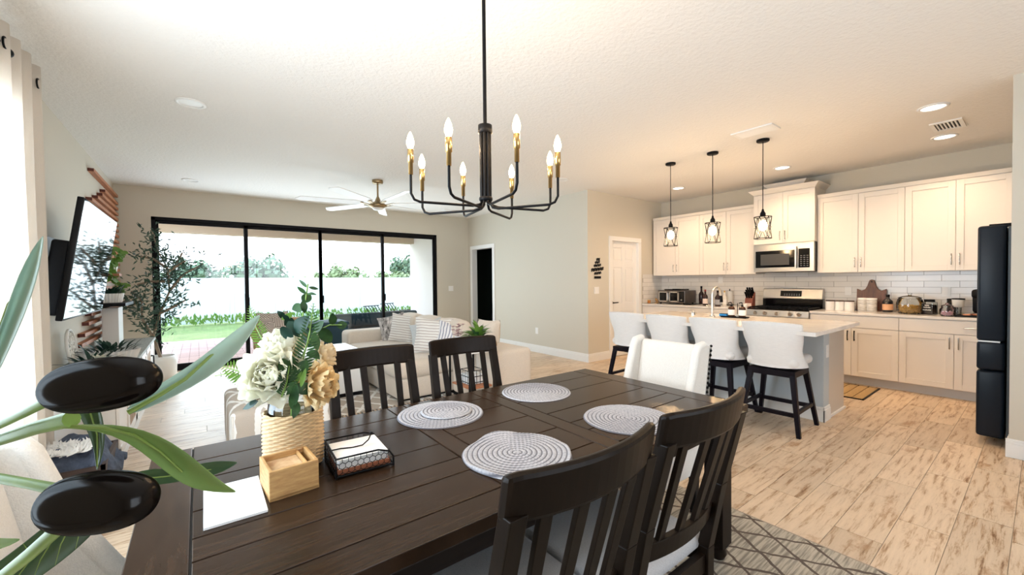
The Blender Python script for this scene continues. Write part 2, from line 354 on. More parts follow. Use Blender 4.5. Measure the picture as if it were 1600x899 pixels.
    def mesh(s, name):
        me = bpy.data.meshes.new(name); me.from_pydata(s.v, [], s.f); me.update()
        me.polygons.foreach_set('use_smooth', s.sm); return me
    def build(s, name, m, parent=None, bevel=0, world=False, solid=0, subsurf=0, kind=None, label=None):
        if world and parent is not None:
            mw = Matrix.Identity(4); q_ = parent
            while q_ is not None: mw = Matrix.Translation(q_.location) @ q_.rotation_euler.to_matrix().to_4x4() @ mw; q_ = q_.parent
            inv = mw.inverted()
            s.v = [tuple(inv @ Vector(p)) for p in s.v]
        o = bpy.data.objects.new(name, s.mesh(name)); COL.objects.link(o); o.data.materials.append(MT[m] if isinstance(m, str) else m)
        if parent is not None: o.parent = parent
        if solid:
            q = o.modifiers.new('solid', 'SOLIDIFY'); q.thickness = solid; q.offset = 0
        if subsurf:
            q = o.modifiers.new('sub', 'SUBSURF'); q.levels = subsurf; q.render_levels = subsurf
        if bevel:
            q = o.modifiers.new('bevel', 'BEVEL'); q.width = bevel; q.segments = 2; q.limit_method = 'ANGLE'; q.angle_limit = math.radians(50)
        if kind: o['kind'] = kind
        if label: o['label'] = label
        return o
def thing(name, label, cat, loc=(0, 0, 0), rz=0, group=None):
    o = bpy.data.objects.new(name, None); COL.objects.link(o); o.location = loc; o.rotation_euler = (0, 0, rz)
    o.empty_display_size = .1
    o['label'] = label; o['category'] = cat
    if group: o['group'] = group
    return o
def tag(o, label, cat, group=None):
    o['label'] = label; o['category'] = cat
    if group: o['group'] = group
    return o
def struct(o): o['kind'] = 'structure'; return o
def dup(root, loc, rz=None, label=None, group=None):
    r = root.copy(); COL.objects.link(r); r.location = loc
    if rz is not None: r.rotation_euler = (0, 0, rz)
    if label: r['label'] = label
    if group: r['group'] = group
    for ch in list(root.children):
        c = ch.copy(); COL.objects.link(c); c.parent = r
        for g in list(ch.children):
            d = g.copy(); COL.objects.link(d); d.parent = c
    return r
def share(mesh_obj, name, parent, loc, rot=None, scale=None):
    c = mesh_obj.copy(); c.name = name; COL.objects.link(c); c.parent = parent; c.location = loc
    if rot is not None: c.rotation_euler = rot
    if scale is not None: c.scale = scale
    return c
# ============================================================ THE SETTING
H = 2.845; XL = -.954; YB = 8.335; XC = 5.10; YD = 4.60; XE = 7.22; YF = -2.4; XR = 4.82; YA = .167; YK = -.62
# floor: grout bed + tiles laid along x (0.2 x 0.9)
fl = struct(M().box((XL-.1, YF-.1, -.14), (XE+.1, YB+.12, -.0028)).build('floor', 'grout'))
tile_me = M().box((-.448, -.0985, -.02), (.448, .0985, 0)).mesh('tile'); tile_me.materials.append(MT['floor'])
def inside(x0, x1, y0, y1):
    if y1 <= YK or (y0 < YA-.02 and x0 > XR+.05 and False): return False
    return True
tiles = []
offs = [0, .36, .18, .54, .72, .36, .0, .54, .18]
row = 0; y = -2.3+.3-.2*0
y0r = .3-.2*14
for r in range(0, 58):
    yc = y0r+.2*r+.1
    if yc > YB+.02: break
    x = XL-.9+offs[r % 9]+.1
    while x < XE:
        a, b = max(x, XL), min(x+.9, XE)
        if b-a > .04:
            if not (yc > YD and a > XC+.08) and not (yc < YK): tiles.append((a, b, yc))
        x += .9
def seen_px(p):
    d = Vector(p)-EYE; z = d.dot(CF)
    if z < .2: return None
    return 800+F_PX*d.dot(CR)/z, CY-F_PX*d.dot(CU)/z, z
vis = []; rest = []
for a, b, yc in tiles:
    ok = None
    for xx in (a, (a+b)/2, b):
        q = seen_px((xx, yc, 0))
        if q and -80 < q[0] < 1680 and q[1] < 960: ok = q[2] if ok is None else min(ok, q[2])
    (vis if ok else rest).append((ok or 99, a, b, yc))
vis.sort()
keep = vis[:300]; rest += vis[300:]
for z, a, b, yc in keep:
    t = bpy.data.objects.new('tile', tile_me); COL.objects.link(t); t.parent = fl
    t.location = ((a+b)/2, yc, 0); t.scale = ((b-a-.004)/.896, 1, 1)
m = M()
for z, a, b, yc in rest: m.box((a+.002, yc-.0985, -.02), (b-.002, yc+.0985, 0))
m.build('tile', 'floor', fl, kind='stuff')
# ceiling
struct(M().box((XL-.1, YF-.1, H), (XE+.1, YB+.12, H+.12)).build('ceiling', 'ceil'))
# left wall, window opening y .75..3.25, z .5..2.45
WY0, WY1, WZ0, WZ1 = .70, 3.62, .45, 2.45
m = M(); x0, x1 = XL-.15, XL
m.box((x0, YF-.1, -.1), (x1, WY0, H)).box((x0, WY1, -.1), (x1, YB+.15, H)).box((x0, WY0, -.1), (x1, WY1, WZ0)).box((x0, WY0, WZ1), (x1, WY1, H))
struct(m.build('wall_left', 'wall'))
def window(name, kind, a, b, axis, z0, z1, at, n, fmat, th=.06, w=.045):
    root = M()
    def bx(u0, u1, v0, v1, t=th):
        if axis == 'y': root.box((at-t/2, u0, v0), (at+t/2, u1, v1))
        else: root.box((u0, at-t/2, v0), (u1, at+t/2, v1))
    bx(a, b, z0, z0+w); bx(a, b, z1-w, z1); bx(a, a+w, z0+w, z1-w); bx(b-w, b, z0+w, z1-w)
    o = struct(root.build(name, fmat))
    for i in range(n):
        u0 = a+(b-a)*i/n; u1 = a+(b-a)*(i+1)/n; p = M()
        if i: 
            mm = M()
            if axis == 'y': mm.box((at-th/2, u0-w/2, z0), (at+th/2, u0+w/2, z1))
            else: mm.box((u0-w/2, at-th/2, z0), (u0+w/2, at+th/2, z1))
            mm.build('mullion', fmat, o)
        if axis == 'y': p.box((at-.004, u0+w*.6, z0+w*.8), (at+.004, u1-w*.6, z1-w*.8))
        else: p.box((u0+w*.6, at-.004, z0+w*.8), (u1-w*.6, at+.004, z1-w*.8))
        p.build('pane', 'pane', o)
    return o
window('window_2', '', WY0, WY1, 'y', WZ0, WZ1, XL-.10, 3, 'trim')
# back wall with the sliding-door opening
SX0, SX1, SZ = -.545, 4.275, 2.405
m = M(); m.box((XL-.15, YB, -.1), (SX0, YB+.15, H)).box((SX1, YB, -.1), (XC+.1, YB+.15, H)).box((SX0, YB, SZ), (SX1, YB+.15, H))
struct(m.build('wall_back', 'wall'))
# front wall behind the camera, its wide window added for fill light
m = M(); m.box((XL-.15, YF-.15, -.1), (.2, YF, H)).box((3.6, YF-.15, -.1), (XR+.1, YF, H)).box((.2, YF-.15, -.1), (3.6, YF, .4)).box((.2, YF-.15, 2.5), (3.6, YF, H))
struct(m.build('wall_front', 'wall'))
window('added_window', '', .2, 3.6, 'x', .4, 2.5, YF-.08, 4, 'trim')  # unseen window, added to brighten the near side of the room
# middle wall (x = XC) with a doorway to a dark room
DY0, DY1, DZ = 7.33, 8.16, 2.10
m = M(); m.box((XC, YD+.12, -.1), (XC+.12, DY0, H)).box((XC, DY1, -.1), (XC+.12, YB+.1, H)).box((XC, DY0, DZ), (XC+.12, DY1, H))
struct(m.build('wall_middle', 'wall'))
d1 = M()
for a, b in (((XC-.018, DY0-.075, 0), (XC+.122, DY0+.008, DZ-.008)), ((XC-.018, DY1-.008, 0), (XC+.122, DY1+.075, DZ-.008)), ((XC-.018, DY0-.075, DZ-.008), (XC+.122, DY1+.075, DZ+.075))): d1.box(a, b)
struct(d1.build('door_1', 'trim', bevel=.004))
# bedroom behind the doorway; its lack of light is put into the surface colours
MT['dusk'] = mat('unlit_room_darkness', (.035, .055, .05), .9)
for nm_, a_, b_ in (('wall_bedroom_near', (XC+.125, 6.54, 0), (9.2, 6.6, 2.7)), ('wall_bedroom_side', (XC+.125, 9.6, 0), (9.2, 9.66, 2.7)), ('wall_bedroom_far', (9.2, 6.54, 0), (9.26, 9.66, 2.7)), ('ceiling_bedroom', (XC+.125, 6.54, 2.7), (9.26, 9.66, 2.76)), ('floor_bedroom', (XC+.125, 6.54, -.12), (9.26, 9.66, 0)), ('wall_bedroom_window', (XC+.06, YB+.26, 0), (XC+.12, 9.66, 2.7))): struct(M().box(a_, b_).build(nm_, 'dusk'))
bed = thing('bed', 'low dark bed glimpsed in the unlit room through the far doorway', 'bed', (7.2, 8.3, 0))
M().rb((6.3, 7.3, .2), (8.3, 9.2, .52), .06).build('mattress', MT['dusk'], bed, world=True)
M().box((8.3, 7.3, 0), (8.4, 9.2, 1.1)).build('headboard', 'black', bed, world=True)
M().rb((7.8, 7.5, .5), (8.2, 8.2, .68), .08).build('pillow', 'teal', bed, world=True)
art = thing('wall_art', 'dark framed botanical print on the far wall of the unlit room', 'picture', (9.17, 8.4, 1.9))
M().box((9.15, 7.5, 1.35), (9.19, 9.3, 2.4)).build('canvas', mat('dim_floral_print', (.10, .09, .09), .8, var=.9, vscale=9), art, world=True)
M().box((9.16, 7.46, 1.31), (9.195, 9.34, 2.44)).build('frame', 'black', art, world=True)
# pantry wall (y = YD) with a panelled door
PX0, PX1, PZ = 5.70, 6.47, 2.05
m = M(); m.box((XC, YD, -.1), (PX0, YD+.12, H)).box((PX1, YD, -.1), (XE+.12, YD+.12, H)).box((PX0, YD, PZ), (PX1, YD+.12, H))
struct(m.build('wall_pantry', 'wall'))
d2 = M()
for a, b in (((PX0-.07, YD-.018, 0), (PX0+.008, YD+.121, PZ-.008)), ((PX1-.008, YD-.018, 0), (PX1+.07, YD+.121, PZ-.008)), ((PX0-.07, YD-.018, PZ-.008), (PX1+.07, YD+.121, PZ+.07))): d2.box(a, b)
d2 = struct(d2.build('door_2', 'trim', bevel=.004))
dl = M(); dl.box((PX0+.004, YD+.055, .01), (PX1-.004, YD+.09, PZ-.004))
pw = PX1-PX0; cols = ((PX0+.10, PX0+pw/2-.045), (PX0+pw/2+.045, PX1-.10)); rows_ = ((.22, .80), (.95, 1.58), (1.70, 1.93))
fr = M(); ys = YD+.043
zz = [0.01]+[q for r in rows_ for q in r]+[PZ-.004]
fr.box((PX0+.004, ys, .01), (PX0+.10, YD+.056, PZ-.004)).box((PX1-.10, ys, .01), (PX1-.004, YD+.056, PZ-.004)).box((PX0+pw/2-.045, ys, .01), (PX0+pw/2+.045, YD+.056, PZ-.004))
for i in range(0, len(zz), 2):
    for c in cols: fr.box((c[0], ys, zz[i]), (c[1], YD+.056, zz[i+1]))
leaf_ = dl.build('door_leaf', 'trim', d2); fr.build('stile', 'trim', leaf_, bevel=.003)
for c in cols:
    for r in rows_: M().box((c[0]+.025, ys+.004, r[0]+.025), (c[1]-.025, YD+.056, r[1]-.025)).build('panel', 'trim', leaf_, bevel=.006)
h_ = M().cyl((PX0+.06, YD+.043, .96), (PX0+.06, YD-.01, .96), .011).cyl((PX0+.06, YD+.043, .96), (PX0+.06, YD+.035, .96), .028).cyl((PX0+.06, YD-.008, .96), (PX0+.165, YD-.012, .962), .009)
h_.build('lever_handle', 'black', leaf_)
# kitchen wall, fridge recess and right wall
wk = struct(M().box((XE, YK-.1, -.1), (XE+.12, YD+.1, H)).build('wall_kitchen', 'wall'))
struct(M().box((XR+.13, YK-.12, -.1), (XE+.12, YK, H)).build('wall_recess', 'wall'))
struct(M().box((XR, YF-.1, -.1), (XR+.13, YA, H)).build('wall_right', 'wall'))
# baseboards
def base(n, segs):
    m = M()
    for (x0, y0, x1, y1), (nx, ny) in segs:
        for t, z0, z1 in ((.016, 0, .105), (.012, .105, .125), (.007, .125, .14)):
            m.box((min(x0, x1, x0+nx*t, x1+nx*t), min(y0, y1, y0+ny*t, y1+ny*t), z0), (max(x0, x1, x0+nx*t, x1+nx*t), max(y0, y1, y0+ny*t, y1+ny*t), z1))
    return struct(m.build('baseboard_'+n, 'trim', bevel=.003))
base('left', [((XL, YF, XL, YB), (1, 0))]); base('back', [((XL, YB, SX0, YB), (0, -1)), ((SX1, YB, XC, YB), (0, -1))])
base('middle', [((XC, YD-.016, XC, DY0-.065), (-1, 0)), ((XC, DY1+.065, XC, YB), (-1, 0))])
base('pantry', [((XC, YD, PX0-.07, YD), (0, -1))]); base('right', [((XR, YF, XR, YA+.016), (-1, 0)), ((XR, YA, XR+.13, YA), (0, 1))])
# ---- sliding glass door (window_1)
sl = M(); w = .045
sl.box((SX0, YB+.01, SZ-.05), (SX1, YB+.13, SZ)).box((SX0, YB+.01, -.02), (SX1, YB+.13, .035)).box((SX0, YB+.01, 0), (SX0+.05, YB+.13, SZ)).box((SX1-.05, YB+.01, 0), (SX1, YB+.13, SZ))
sl = struct(sl.build('window_1', 'frame', bevel=.003))
mx_ = [SX0+.03, .675, 1.867, 3.059, SX1-.03]
for i in range(4):
    a, b = mx_[i], mx_[i+1]; yy = YB+.045 if i in (0, 3) else YB+.085
    a2 = a-(.03 if i else 0); b2 = b+(.03 if i < 3 else 0)
    p = M(); 
    for q in ((a2, .035, a2+.055, SZ-.05), (b2-.055, .035, b2, SZ-.05), (a2, .035, b2, .10), (a2, SZ-.10, b2, SZ-.05)): p.box((q[0], yy-.018, q[1]), (q[2], yy+.018, q[3]))
    p = p.build('sash', 'frame', sl, bevel=.003)
    M().box((a2+.04, yy-.003, .08), (b2-.04, yy+.003, SZ-.08)).build('pane', 'pane', p)
    if i < 3: M().box((b2-.018, YB+.0, .98), (b2+.004, YB+.03, 1.12)).build('pull_handle', 'frame', p)
# ---- wall plates
def plate(x, y, z, face, n, label, cat='light switch', rocker=True):
    t = thing('switch_plate' if rocker else 'outlet_plate', label, cat, (x, y, z)); w_ = .035+.023*(n-1)*1.0+.003
    fx, fy = face
    def bb(u0, u1, z0, z1, t0, t1):
        if fx: return ((x+fx*t0, y+u0, z+z0), (x+fx*t1, y+u1, z+z1))
        return ((x+u0, y+fy*t0, z+z0), (x+u1, y+fy*t1, z+z1))
    def put(nm, u0, u1, z0, z1, t0, t1, m_='white'):
        a, b = bb(u0, u1, z0, z1, t0, t1); M().box(tuple(map(min, a, b)), tuple(map(max, a, b))).build(nm, m_, t, world=True, bevel=.0015)
    put('plate', -w_, w_, -.058, .058, 0, .006)
    for k in range(n):
        u = (k-(n-1)/2)*.046
        if rocker: put('rocker', u-.016, u+.016, -.033, .033, .006, .011)
        else:
            put('socket', u-.017, u+.017, .006, .036, .006, .009); put('socket', u-.017, u+.017, -.036, -.006, .006, .009)
    return t
p = on(932, 454, 'y', YD); plate(p.x, YD, p.z, (0, -1), 2, 'white double switch plate on the tan wall below the black sign')
p = on(704.5, 451, 'y', YB); plate(p.x, YB, p.z, (0, -1), 2, 'white switch plate on the back wall right of the sliding door')
p = on(839, 517, 'x', XC); plate(XC, p.y, p.z, (-1, 0), 1, 'white wall outlet low on the pale blue-white middle wall', 'outlet', False)
p = on(1325.5, 455, 'x', XE-.012); plate(XE-.010, p.y, p.z, (-1, 0), 1, 'white outlet on the backsplash left of the cutting board', 'outlet', False)
p = on(1478.5, 456, 'x', XE-.012); plate(XE-.010, p.y, p.z, (-1, 0), 1, 'white outlet on the backsplash above the pink sweet jar', 'outlet', False)
p = on(1126, 438, 'x', XE-.012); plate(XE-.010, p.y, p.z, (-1, 0), 1, 'white outlet on the backsplash above the wine bottles', 'outlet', False)
MT['grout2'] = mat('grey_grout', (.42, .39, .36), .9)
M().box((XE-.003, .1, (.924)), (XE, YD, 1.46)).build('grout_bed', 'grout2', wk); M().box((6.59, YD-.003, (.924)), (XE-.003, YD, 1.46)).build('grout_bed', 'grout2', bpy.data.objects['wall_pantry'])
# ---- backsplash tiles (parts of the kitchen wall)
tw, th_ = .305, .0765
tm = M().box((-.008, -tw/2+.0022, -th_/2+.0022), (0, tw/2-.0022, th_/2-.0022)).mesh('backsplash_tile'); tm.materials.append(MT['subway'])
for r in range(7):
    z = .925+th_*(r+.5); yy = YD-tw/2+(tw/2 if r % 2 else 0)
    while yy > .1:
        y1 = min(yy+tw/2, YD); y0 = yy-tw/2
        o = bpy.data.objects.new('backsplash_tile', tm); COL.objects.link(o); o.parent = wk
        o.location = (XE, (y0+y1)/2, z); o.scale = (1, (y1-y0)/tw, 1); yy -= tw
wpan = bpy.data.objects['wall_pantry']
tm2 = M().box((-tw/2+.0022, -.008, -th_/2+.0022), (tw/2-.0022, 0, th_/2-.0022)).mesh('backsplash_tile'); tm2.materials.append(MT['subway'])
for r in range(7):
    z = .925+th_*(r+.5); xx = XE-tw/2+(0 if r % 2 else tw/2)
    while xx+tw/2 > 6.60:
        a, b = max(xx-tw/2, 6.59), min(xx+tw/2, XE-.008)
        if b-a > .03:
            o = bpy.data.objects.new('backsplash_tile', tm2); COL.objects.link(o); o.parent = wpan
            o.location = ((a+b)/2, YD, z); o.scale = ((b-a)/tw, 1, 1)
        xx -= tw
# ---- ceiling fittings
cans = [((298, 161), 'round recessed light above the curtain side of the living area'), ((298, 281.5), 'unlit flush disc on the ceiling near the sliding door'), ((1458, 167.5), 'largest lit downlight, nearest the right wall'), ((1476, 213.5), 'lit downlight just below the slotted ceiling vent'), ((1222, 262), 'lit downlight above the tall range cabinet'), ((1060, 294), 'small lit downlight beside the leftmost pendant'), ((878, 281), 'downlight on the ceiling above the outer corner of the middle wall')]
for i, ((u, v), lb) in enumerate(cans):
    p = on(u, v, 'z', H); t = thing('recessed_light', lb, 'ceiling light', (p.x, p.y, H), group='recessed ceiling lights')
    M().lathe([(.105, 0), (.105, -.006), (.082, -.010), (.078, 0)], n=28).build('trim_ring', 'trim', t)
    lit = i not in (0, 1, 6)
    M().lathe([(.079, -.003), (.001, -.003)], n=24).build('lens', 'can' if lit else 'trim', t)
    if i in (2, 3, 4, 5): 
        lamp('downlight', 'SPOT', (p.x, p.y, H-.03), 75, (1, .70, .44), aim=(0, 0, -1), spot_size=2.5, spot_blend=.8, shadow_soft_size=.07)
def vent(poly, lb, nx, closed):
    ps = [on(u, v, 'z', H) for u, v in poly]; cx = sum(p.x for p in ps)/4; cy = sum(p.y for p in ps)/4
    lx, ly = nx; t = thing('ceiling_vent', lb, 'vent', (cx, cy, H), group='ceiling vents')
    m = M(); 
    for a, b in (((-lx, -ly), (lx, -ly+.03)), ((-lx, ly-.03), (lx, ly)), ((-lx, -ly+.03), (-lx+.03, ly-.03)), ((lx-.03, -ly+.03), (lx, ly-.03))): m.box((*a, -.012), (*b, 0))
    m.build('frame', 'trim', t); M().box((-lx+.02, -ly+.02, -.002), (lx-.02, ly-.02, 0)).build('backing', 'black' if not closed else 'trim', t)
    n = 6 if not closed else 5
    for k in range(n):
        if not closed:
            yy = -ly+.035+(2*ly-.07)*(k+.5)/n
            M().box((-lx+.03, -.006, -.010), (lx-.03, .006, -.004), T=Matrix.Translation((0, yy, 0)) @ Matrix.Rotation(.3, 4, 'X')).build('slat', 'trim', t)
        else:
            xx = -lx+.03+(2*lx-.06)*(k+.5)/n
            M().box((-.018, -ly+.025, -.010), (.018, ly-.025, -.005), T=Matrix.Translation((xx, 0, 0)) @ Matrix.Rotation(.25, 4, 'Y')).build('slat', 'trim', t)
vent([(1146, 210), (1199, 193), (1216, 199), (1162, 216)], 'long white ceiling vent beside the rightmost pendant canopy', (.11, .19), True)
vent([(1453, 193), (1500, 184), (1508, 196), (1463, 206)], 'slotted ceiling vent between the two downlights at the right', (.165, .11), False)
vent([(688, 329), (705, 327), (730, 332), (712, 334)], 'flat white ceiling vent in front of the far corner of the living area', (.30, .15), True)
# ============================================================ OUTDOORS
g = struct(M().box((-40, YB+4.7, -.3), (45, 60, -.16)).build('lawn', 'grass'))
pt = struct(M().box((-4.5, YB+.15, -.2), (9.5, YB+4.75, -.075)).build('patio', mat('patio_sand', (.60, .50, .46), .9)))
pm = M().box((-.146, -.072, -.02), (.146, .072, 0)).mesh('paver'); pm.materials.append(MT['paver']); rest = M(); cnt = 0
for r in range(31):
    y = YB+.24+.15*r
    for c in range(30):
        x = -3.6+.3*c+(.15 if r % 2 else 0)
        if cnt < 300 and -1.2 < x < 2.2:
            o = bpy.data.objects.new('paver', pm); COL.objects.link(o); o.parent = pt; o.location = (x, y, -.06); cnt += 1
        else: rest.box((x-.146, y-.072, -.08), (x+.146, y+.072, -.06))
rest.build('paver', 'paver', pt, kind='stuff')
lan = M().box((-4.5, YB+.15, 2.62), (XC+.1, YB+3.25, 2.72)).box((-4.5, YB+2.95, 2.47), (XC+.1, YB+3.25, 2.66))
struct(lan.build('patio_roof', 'stucco'))
struct(M().box((XC-.05, YB+.16, -.2), (XC+.25, YB+3.25, 2.62)).build('wall_patio', mat('white_stucco', (.85, .84, .80), .9)))
fe = thing('vinyl_fence', 'white vinyl privacy fence along the far edge of the yard', 'fence', (0, 19, -.16))
fpm = M().box((0, -.02, .06), (2.30, .02, 1.66))
for k in range(15): fpm.box((.01+k*.1527, -.026, .14), (.01+k*.1527+.145, .026, 1.60))
fpm.box((0, -.035, 1.62), (2.30, .035, 1.74)).box((0, -.035, .05), (2.30, .035, .15))
first = fpm.build('fence_panel', 'vinyl', fe); post = M().box((-.065, -.065, 0), (.065, .065, 1.80)).lathe([(.09, 1.80), (.01, 1.87)], n=4).build('fence_post', 'vinyl', fe)
for k in range(-7, 12):
    x = 1.045+k*2.43
    share(first, 'fence_panel', fe, (x+.065, 0, 0)); share(post, 'fence_post', fe, (x, 0, 0))
first.location = (1.045-8*2.43+.065, 0, 0); post.location = (1.045-8*2.43, 0, 0)
def crown(m, c, R, n, leafs, s):
    for i in range(n):
        d = Vector((random.gauss(0, 1), random.gauss(0, 1), random.gauss(0, .9))).normalized()
        cc = Vector(c)+Vector((d.x*R[0], d.y*R[1], d.z*R[2]))*random.uniform(.35, .8); rr = min(R)*random.uniform(.25, .5)
        for k in range(leafs):
            e = Vector((random.gauss(0, 1), random.gauss(0, 1), random.gauss(0, 1))).normalized(); p = cc+e*rr*random.uniform(.6, 1.1)
            a = e.orthogonal().normalized()*s*random.uniform(.6, 1.3); b = e.cross(a)*random.uniform(.4, .8)
            a += e*random.uniform(-.3, .3)*s
            m.add([p-a, p-b, p+a, p+b], [(0, 1, 2, 3)])
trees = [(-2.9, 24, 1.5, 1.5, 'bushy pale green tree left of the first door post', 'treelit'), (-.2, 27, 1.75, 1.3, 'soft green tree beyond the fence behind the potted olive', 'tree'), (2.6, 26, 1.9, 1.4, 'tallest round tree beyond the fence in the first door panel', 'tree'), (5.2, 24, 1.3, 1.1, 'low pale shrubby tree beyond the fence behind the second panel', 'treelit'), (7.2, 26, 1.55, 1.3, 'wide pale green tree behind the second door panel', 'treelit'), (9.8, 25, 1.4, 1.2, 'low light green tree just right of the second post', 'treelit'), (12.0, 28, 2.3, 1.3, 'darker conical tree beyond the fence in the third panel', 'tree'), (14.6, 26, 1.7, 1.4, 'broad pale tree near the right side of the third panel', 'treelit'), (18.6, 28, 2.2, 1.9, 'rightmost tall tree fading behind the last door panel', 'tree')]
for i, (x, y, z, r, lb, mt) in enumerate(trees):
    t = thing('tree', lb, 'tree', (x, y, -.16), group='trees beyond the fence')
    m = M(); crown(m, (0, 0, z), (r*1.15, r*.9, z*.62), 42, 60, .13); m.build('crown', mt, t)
    m = M().tube([(0, 0, 0), (.1, 0, z*.5), (-.05, .1, z)], [.16, .12, .05]); m.tube([(.08, 0, z*.45), (r*.4, 0, z*.9)], [.07, .03]); m.build('trunk', 'bark', t)
hd = M()
for k in range(1300):
    x = random.uniform(-6, 14); y = random.uniform(18.3, 18.85); p = Vector((x, y, random.uniform(-.16, .12)))
    hd.leaf(p, p+Vector((random.uniform(-.1, .1), random.uniform(-.05, .05), random.uniform(.1, .22))), .06, (0, 1, 0), n=2)
tag(hd.build('border_grass', 'leaf2', kind='stuff'), 'bright green grass strip along the foot of the fence', 'grass')
# patio furniture
ps = thing('patio_sofa', 'dark teal outdoor sofa on the patio behind the sliding door', 'sofa', (3.2, 9.9, -.06))
M().rb((2.3, 9.5, -.058), (4.3, 10.4, .36), .05).build('base', 'teal', ps, world=True); M().rb((2.3, 9.45, .36), (4.3, 9.65, .66), .05).build('backrest', 'teal', ps, world=True)
for k in range(2): M().rb((2.35+k*.98, 9.66, .36), (3.28+k*.98, 10.38, .50), .06).build('seat_cushion', 'teal', ps, world=True)
def pchair(x, y, lb):
    t = thing('patio_chair', lb, 'chair', (x, y, -.06), rz=.4, group='patio lounge chairs'); 
    for sx in (-.28, .28):
        M().tube([(sx, -.3, 0), (sx, -.28, .55), (sx, .3, .52), (sx, .34, 0)], .018).build('leg', 'black', t)
    M().hexa([(-.26, -.28, .34), (.26, -.28, .34), (.26, .26, .36), (-.26, .26, .36), (-.26, -.28, .38), (.26, -.28, .38), (.26, .26, .40), (-.26, .26, .40)]).build('seat', 'teal', t)
    for k in range(5): M().tube([(-.22+.11*k, .26, .36), (-.22+.11*k, .60, .74)], .012).build('back_slat', 'black', t)
    M().tube([(-.28, .60, .74), (.28, .60, .74)], .014).build('back_rail', 'black', t)
pchair(4.2, 11.3, 'black reclined patio chair beyond the outdoor sofa, nearer'); pchair(5.0, 12.2, 'black reclined patio chair beyond the outdoor sofa, farther')
# ============================================================ KITCHEN
def pull(parent, x, y, z, L=.13, vert=True, m_='nickel'):
    m = M(); h = L/2
    if vert:
        m.tube([(x-.024, y, z-h), (x-.030, y, z), (x-.024, y, z+h)], .0058, n=6).cyl((x, y, z-h*.8), (x-.024, y, z-h*.8), .0045, n=6).cyl((x, y, z+h*.8), (x-.024, y, z+h*.8), .0045, n=6)
    else:
        m.tube([(x-.024, y-h, z), (x-.030, y, z), (x-.024, y+h, z)], .0058, n=6).cyl((x, y-h*.8, z), (x-.024, y-h*.8, z), .0045, n=6).cyl((x, y+h*.8, z), (x-.024, y+h*.8, z), .0045, n=6)
    return m.build('handle', m_, parent, world=True)
def shaker(t, x, y0, y1, z0, z1, hy, hz, m_='nickel', nm='door', hl=.13):
    g = .0018; y0 += g; y1 -= g; z0 += g; z1 -= g; s = .062
    d = M().box((x-.020, y0, z0), (x, y0+s, z1)).box((x-.020, y1-s, z0), (x, y1, z1)).box((x-.020, y0+s, z0), (x, y1-s, z0+s)).box((x-.020, y0+s, z1-s), (x, y1-s, z1)).box((x-.010, y0+s, z0+s), (x-.002, y1-s, z1-s))
    o = d.build(nm, 'cab', t, world=True, bevel=.0015)
    if hy is not None: pull(o, x-.020, hy, hz, hl, m_=m_)
    return o
UX = 6.89
def upper(y0, y1, z0, z1, lb, x=UX, crown_=True, hz=None):
    t = thing('wall_cabinet', lb, 'cabinet', (x, (y0+y1)/2, z0), group='cream wall cabinets')
    M().box((x, y0+.001, z0), (XE, y1-.001, z1)).build('carcass', 'cab', t, world=True)
    ym = (y0+y1)/2; hz = hz or z0+.13
    shaker(t, x, y0, ym, z0, z1-.005, ym-.032, hz); shaker(t, x, ym, y1, z0, z1-.005, ym+.032, hz)
    if crown_: M().hexa([(x-.02, y0, z1), (XE, y0, z1), (XE, y1, z1), (x-.02, y1, z1), (x-.038, y0, z1+.045), (XE, y0, z1+.045), (XE, y1, z1+.045), (x-.038, y1, z1+.045)]).build('top_moulding', 'cab', t, world=True)
    return t
UZ0, UZ1 = 1.430, 2.465
upper(3.649, 4.549, UZ0, UZ1, 'two-door cream wall cabinet in the far corner above the toaster oven')
upper(2.750, 3.649, UZ0, UZ1, 'two-door cream wall cabinet left of the microwave')
upper(1.067, 1.957, UZ0, UZ1, 'two-door cream wall cabinet right of the microwave, above the cutting board')
upper(.215, 1.067, UZ0, UZ1, 'two-door cream wall cabinet nearest the fridge')
tx = 6.80
t = upper(1.960, 2.747, 1.872, 2.62, 'tall raised cream cabinet above the microwave with flared crown', x=tx, crown_=False, hz=1.985)
def flare(y0, y1, x, z, d, h_): return M().hexa([(x, y0, z), (XE, y0, z), (XE, y1, z), (x, y1, z), (x-d, y0-d, z+h_), (XE, y0-d, z+h_), (XE, y1+d, z+h_), (x-d, y1+d, z+h_)])
flare(1.960, 2.747, tx-.02, 2.62, .06, .065).build('crown', 'cab', t, world=True)
M().box((6.90, 2.13, 2.66), (XE, 2.60, 2.73)).build('riser_box', 'cab', t, world=True)
flare(2.13, 2.60, 6.90, 2.72, .05, .055).build('riser_crown', 'cab', t, world=True)
M().box((UX-.004, .17, UZ0-.02), (XE, .213, H-.25)).build('end_panel', 'cab', bpy.data.objects['wall_cabinet.003'], world=True)
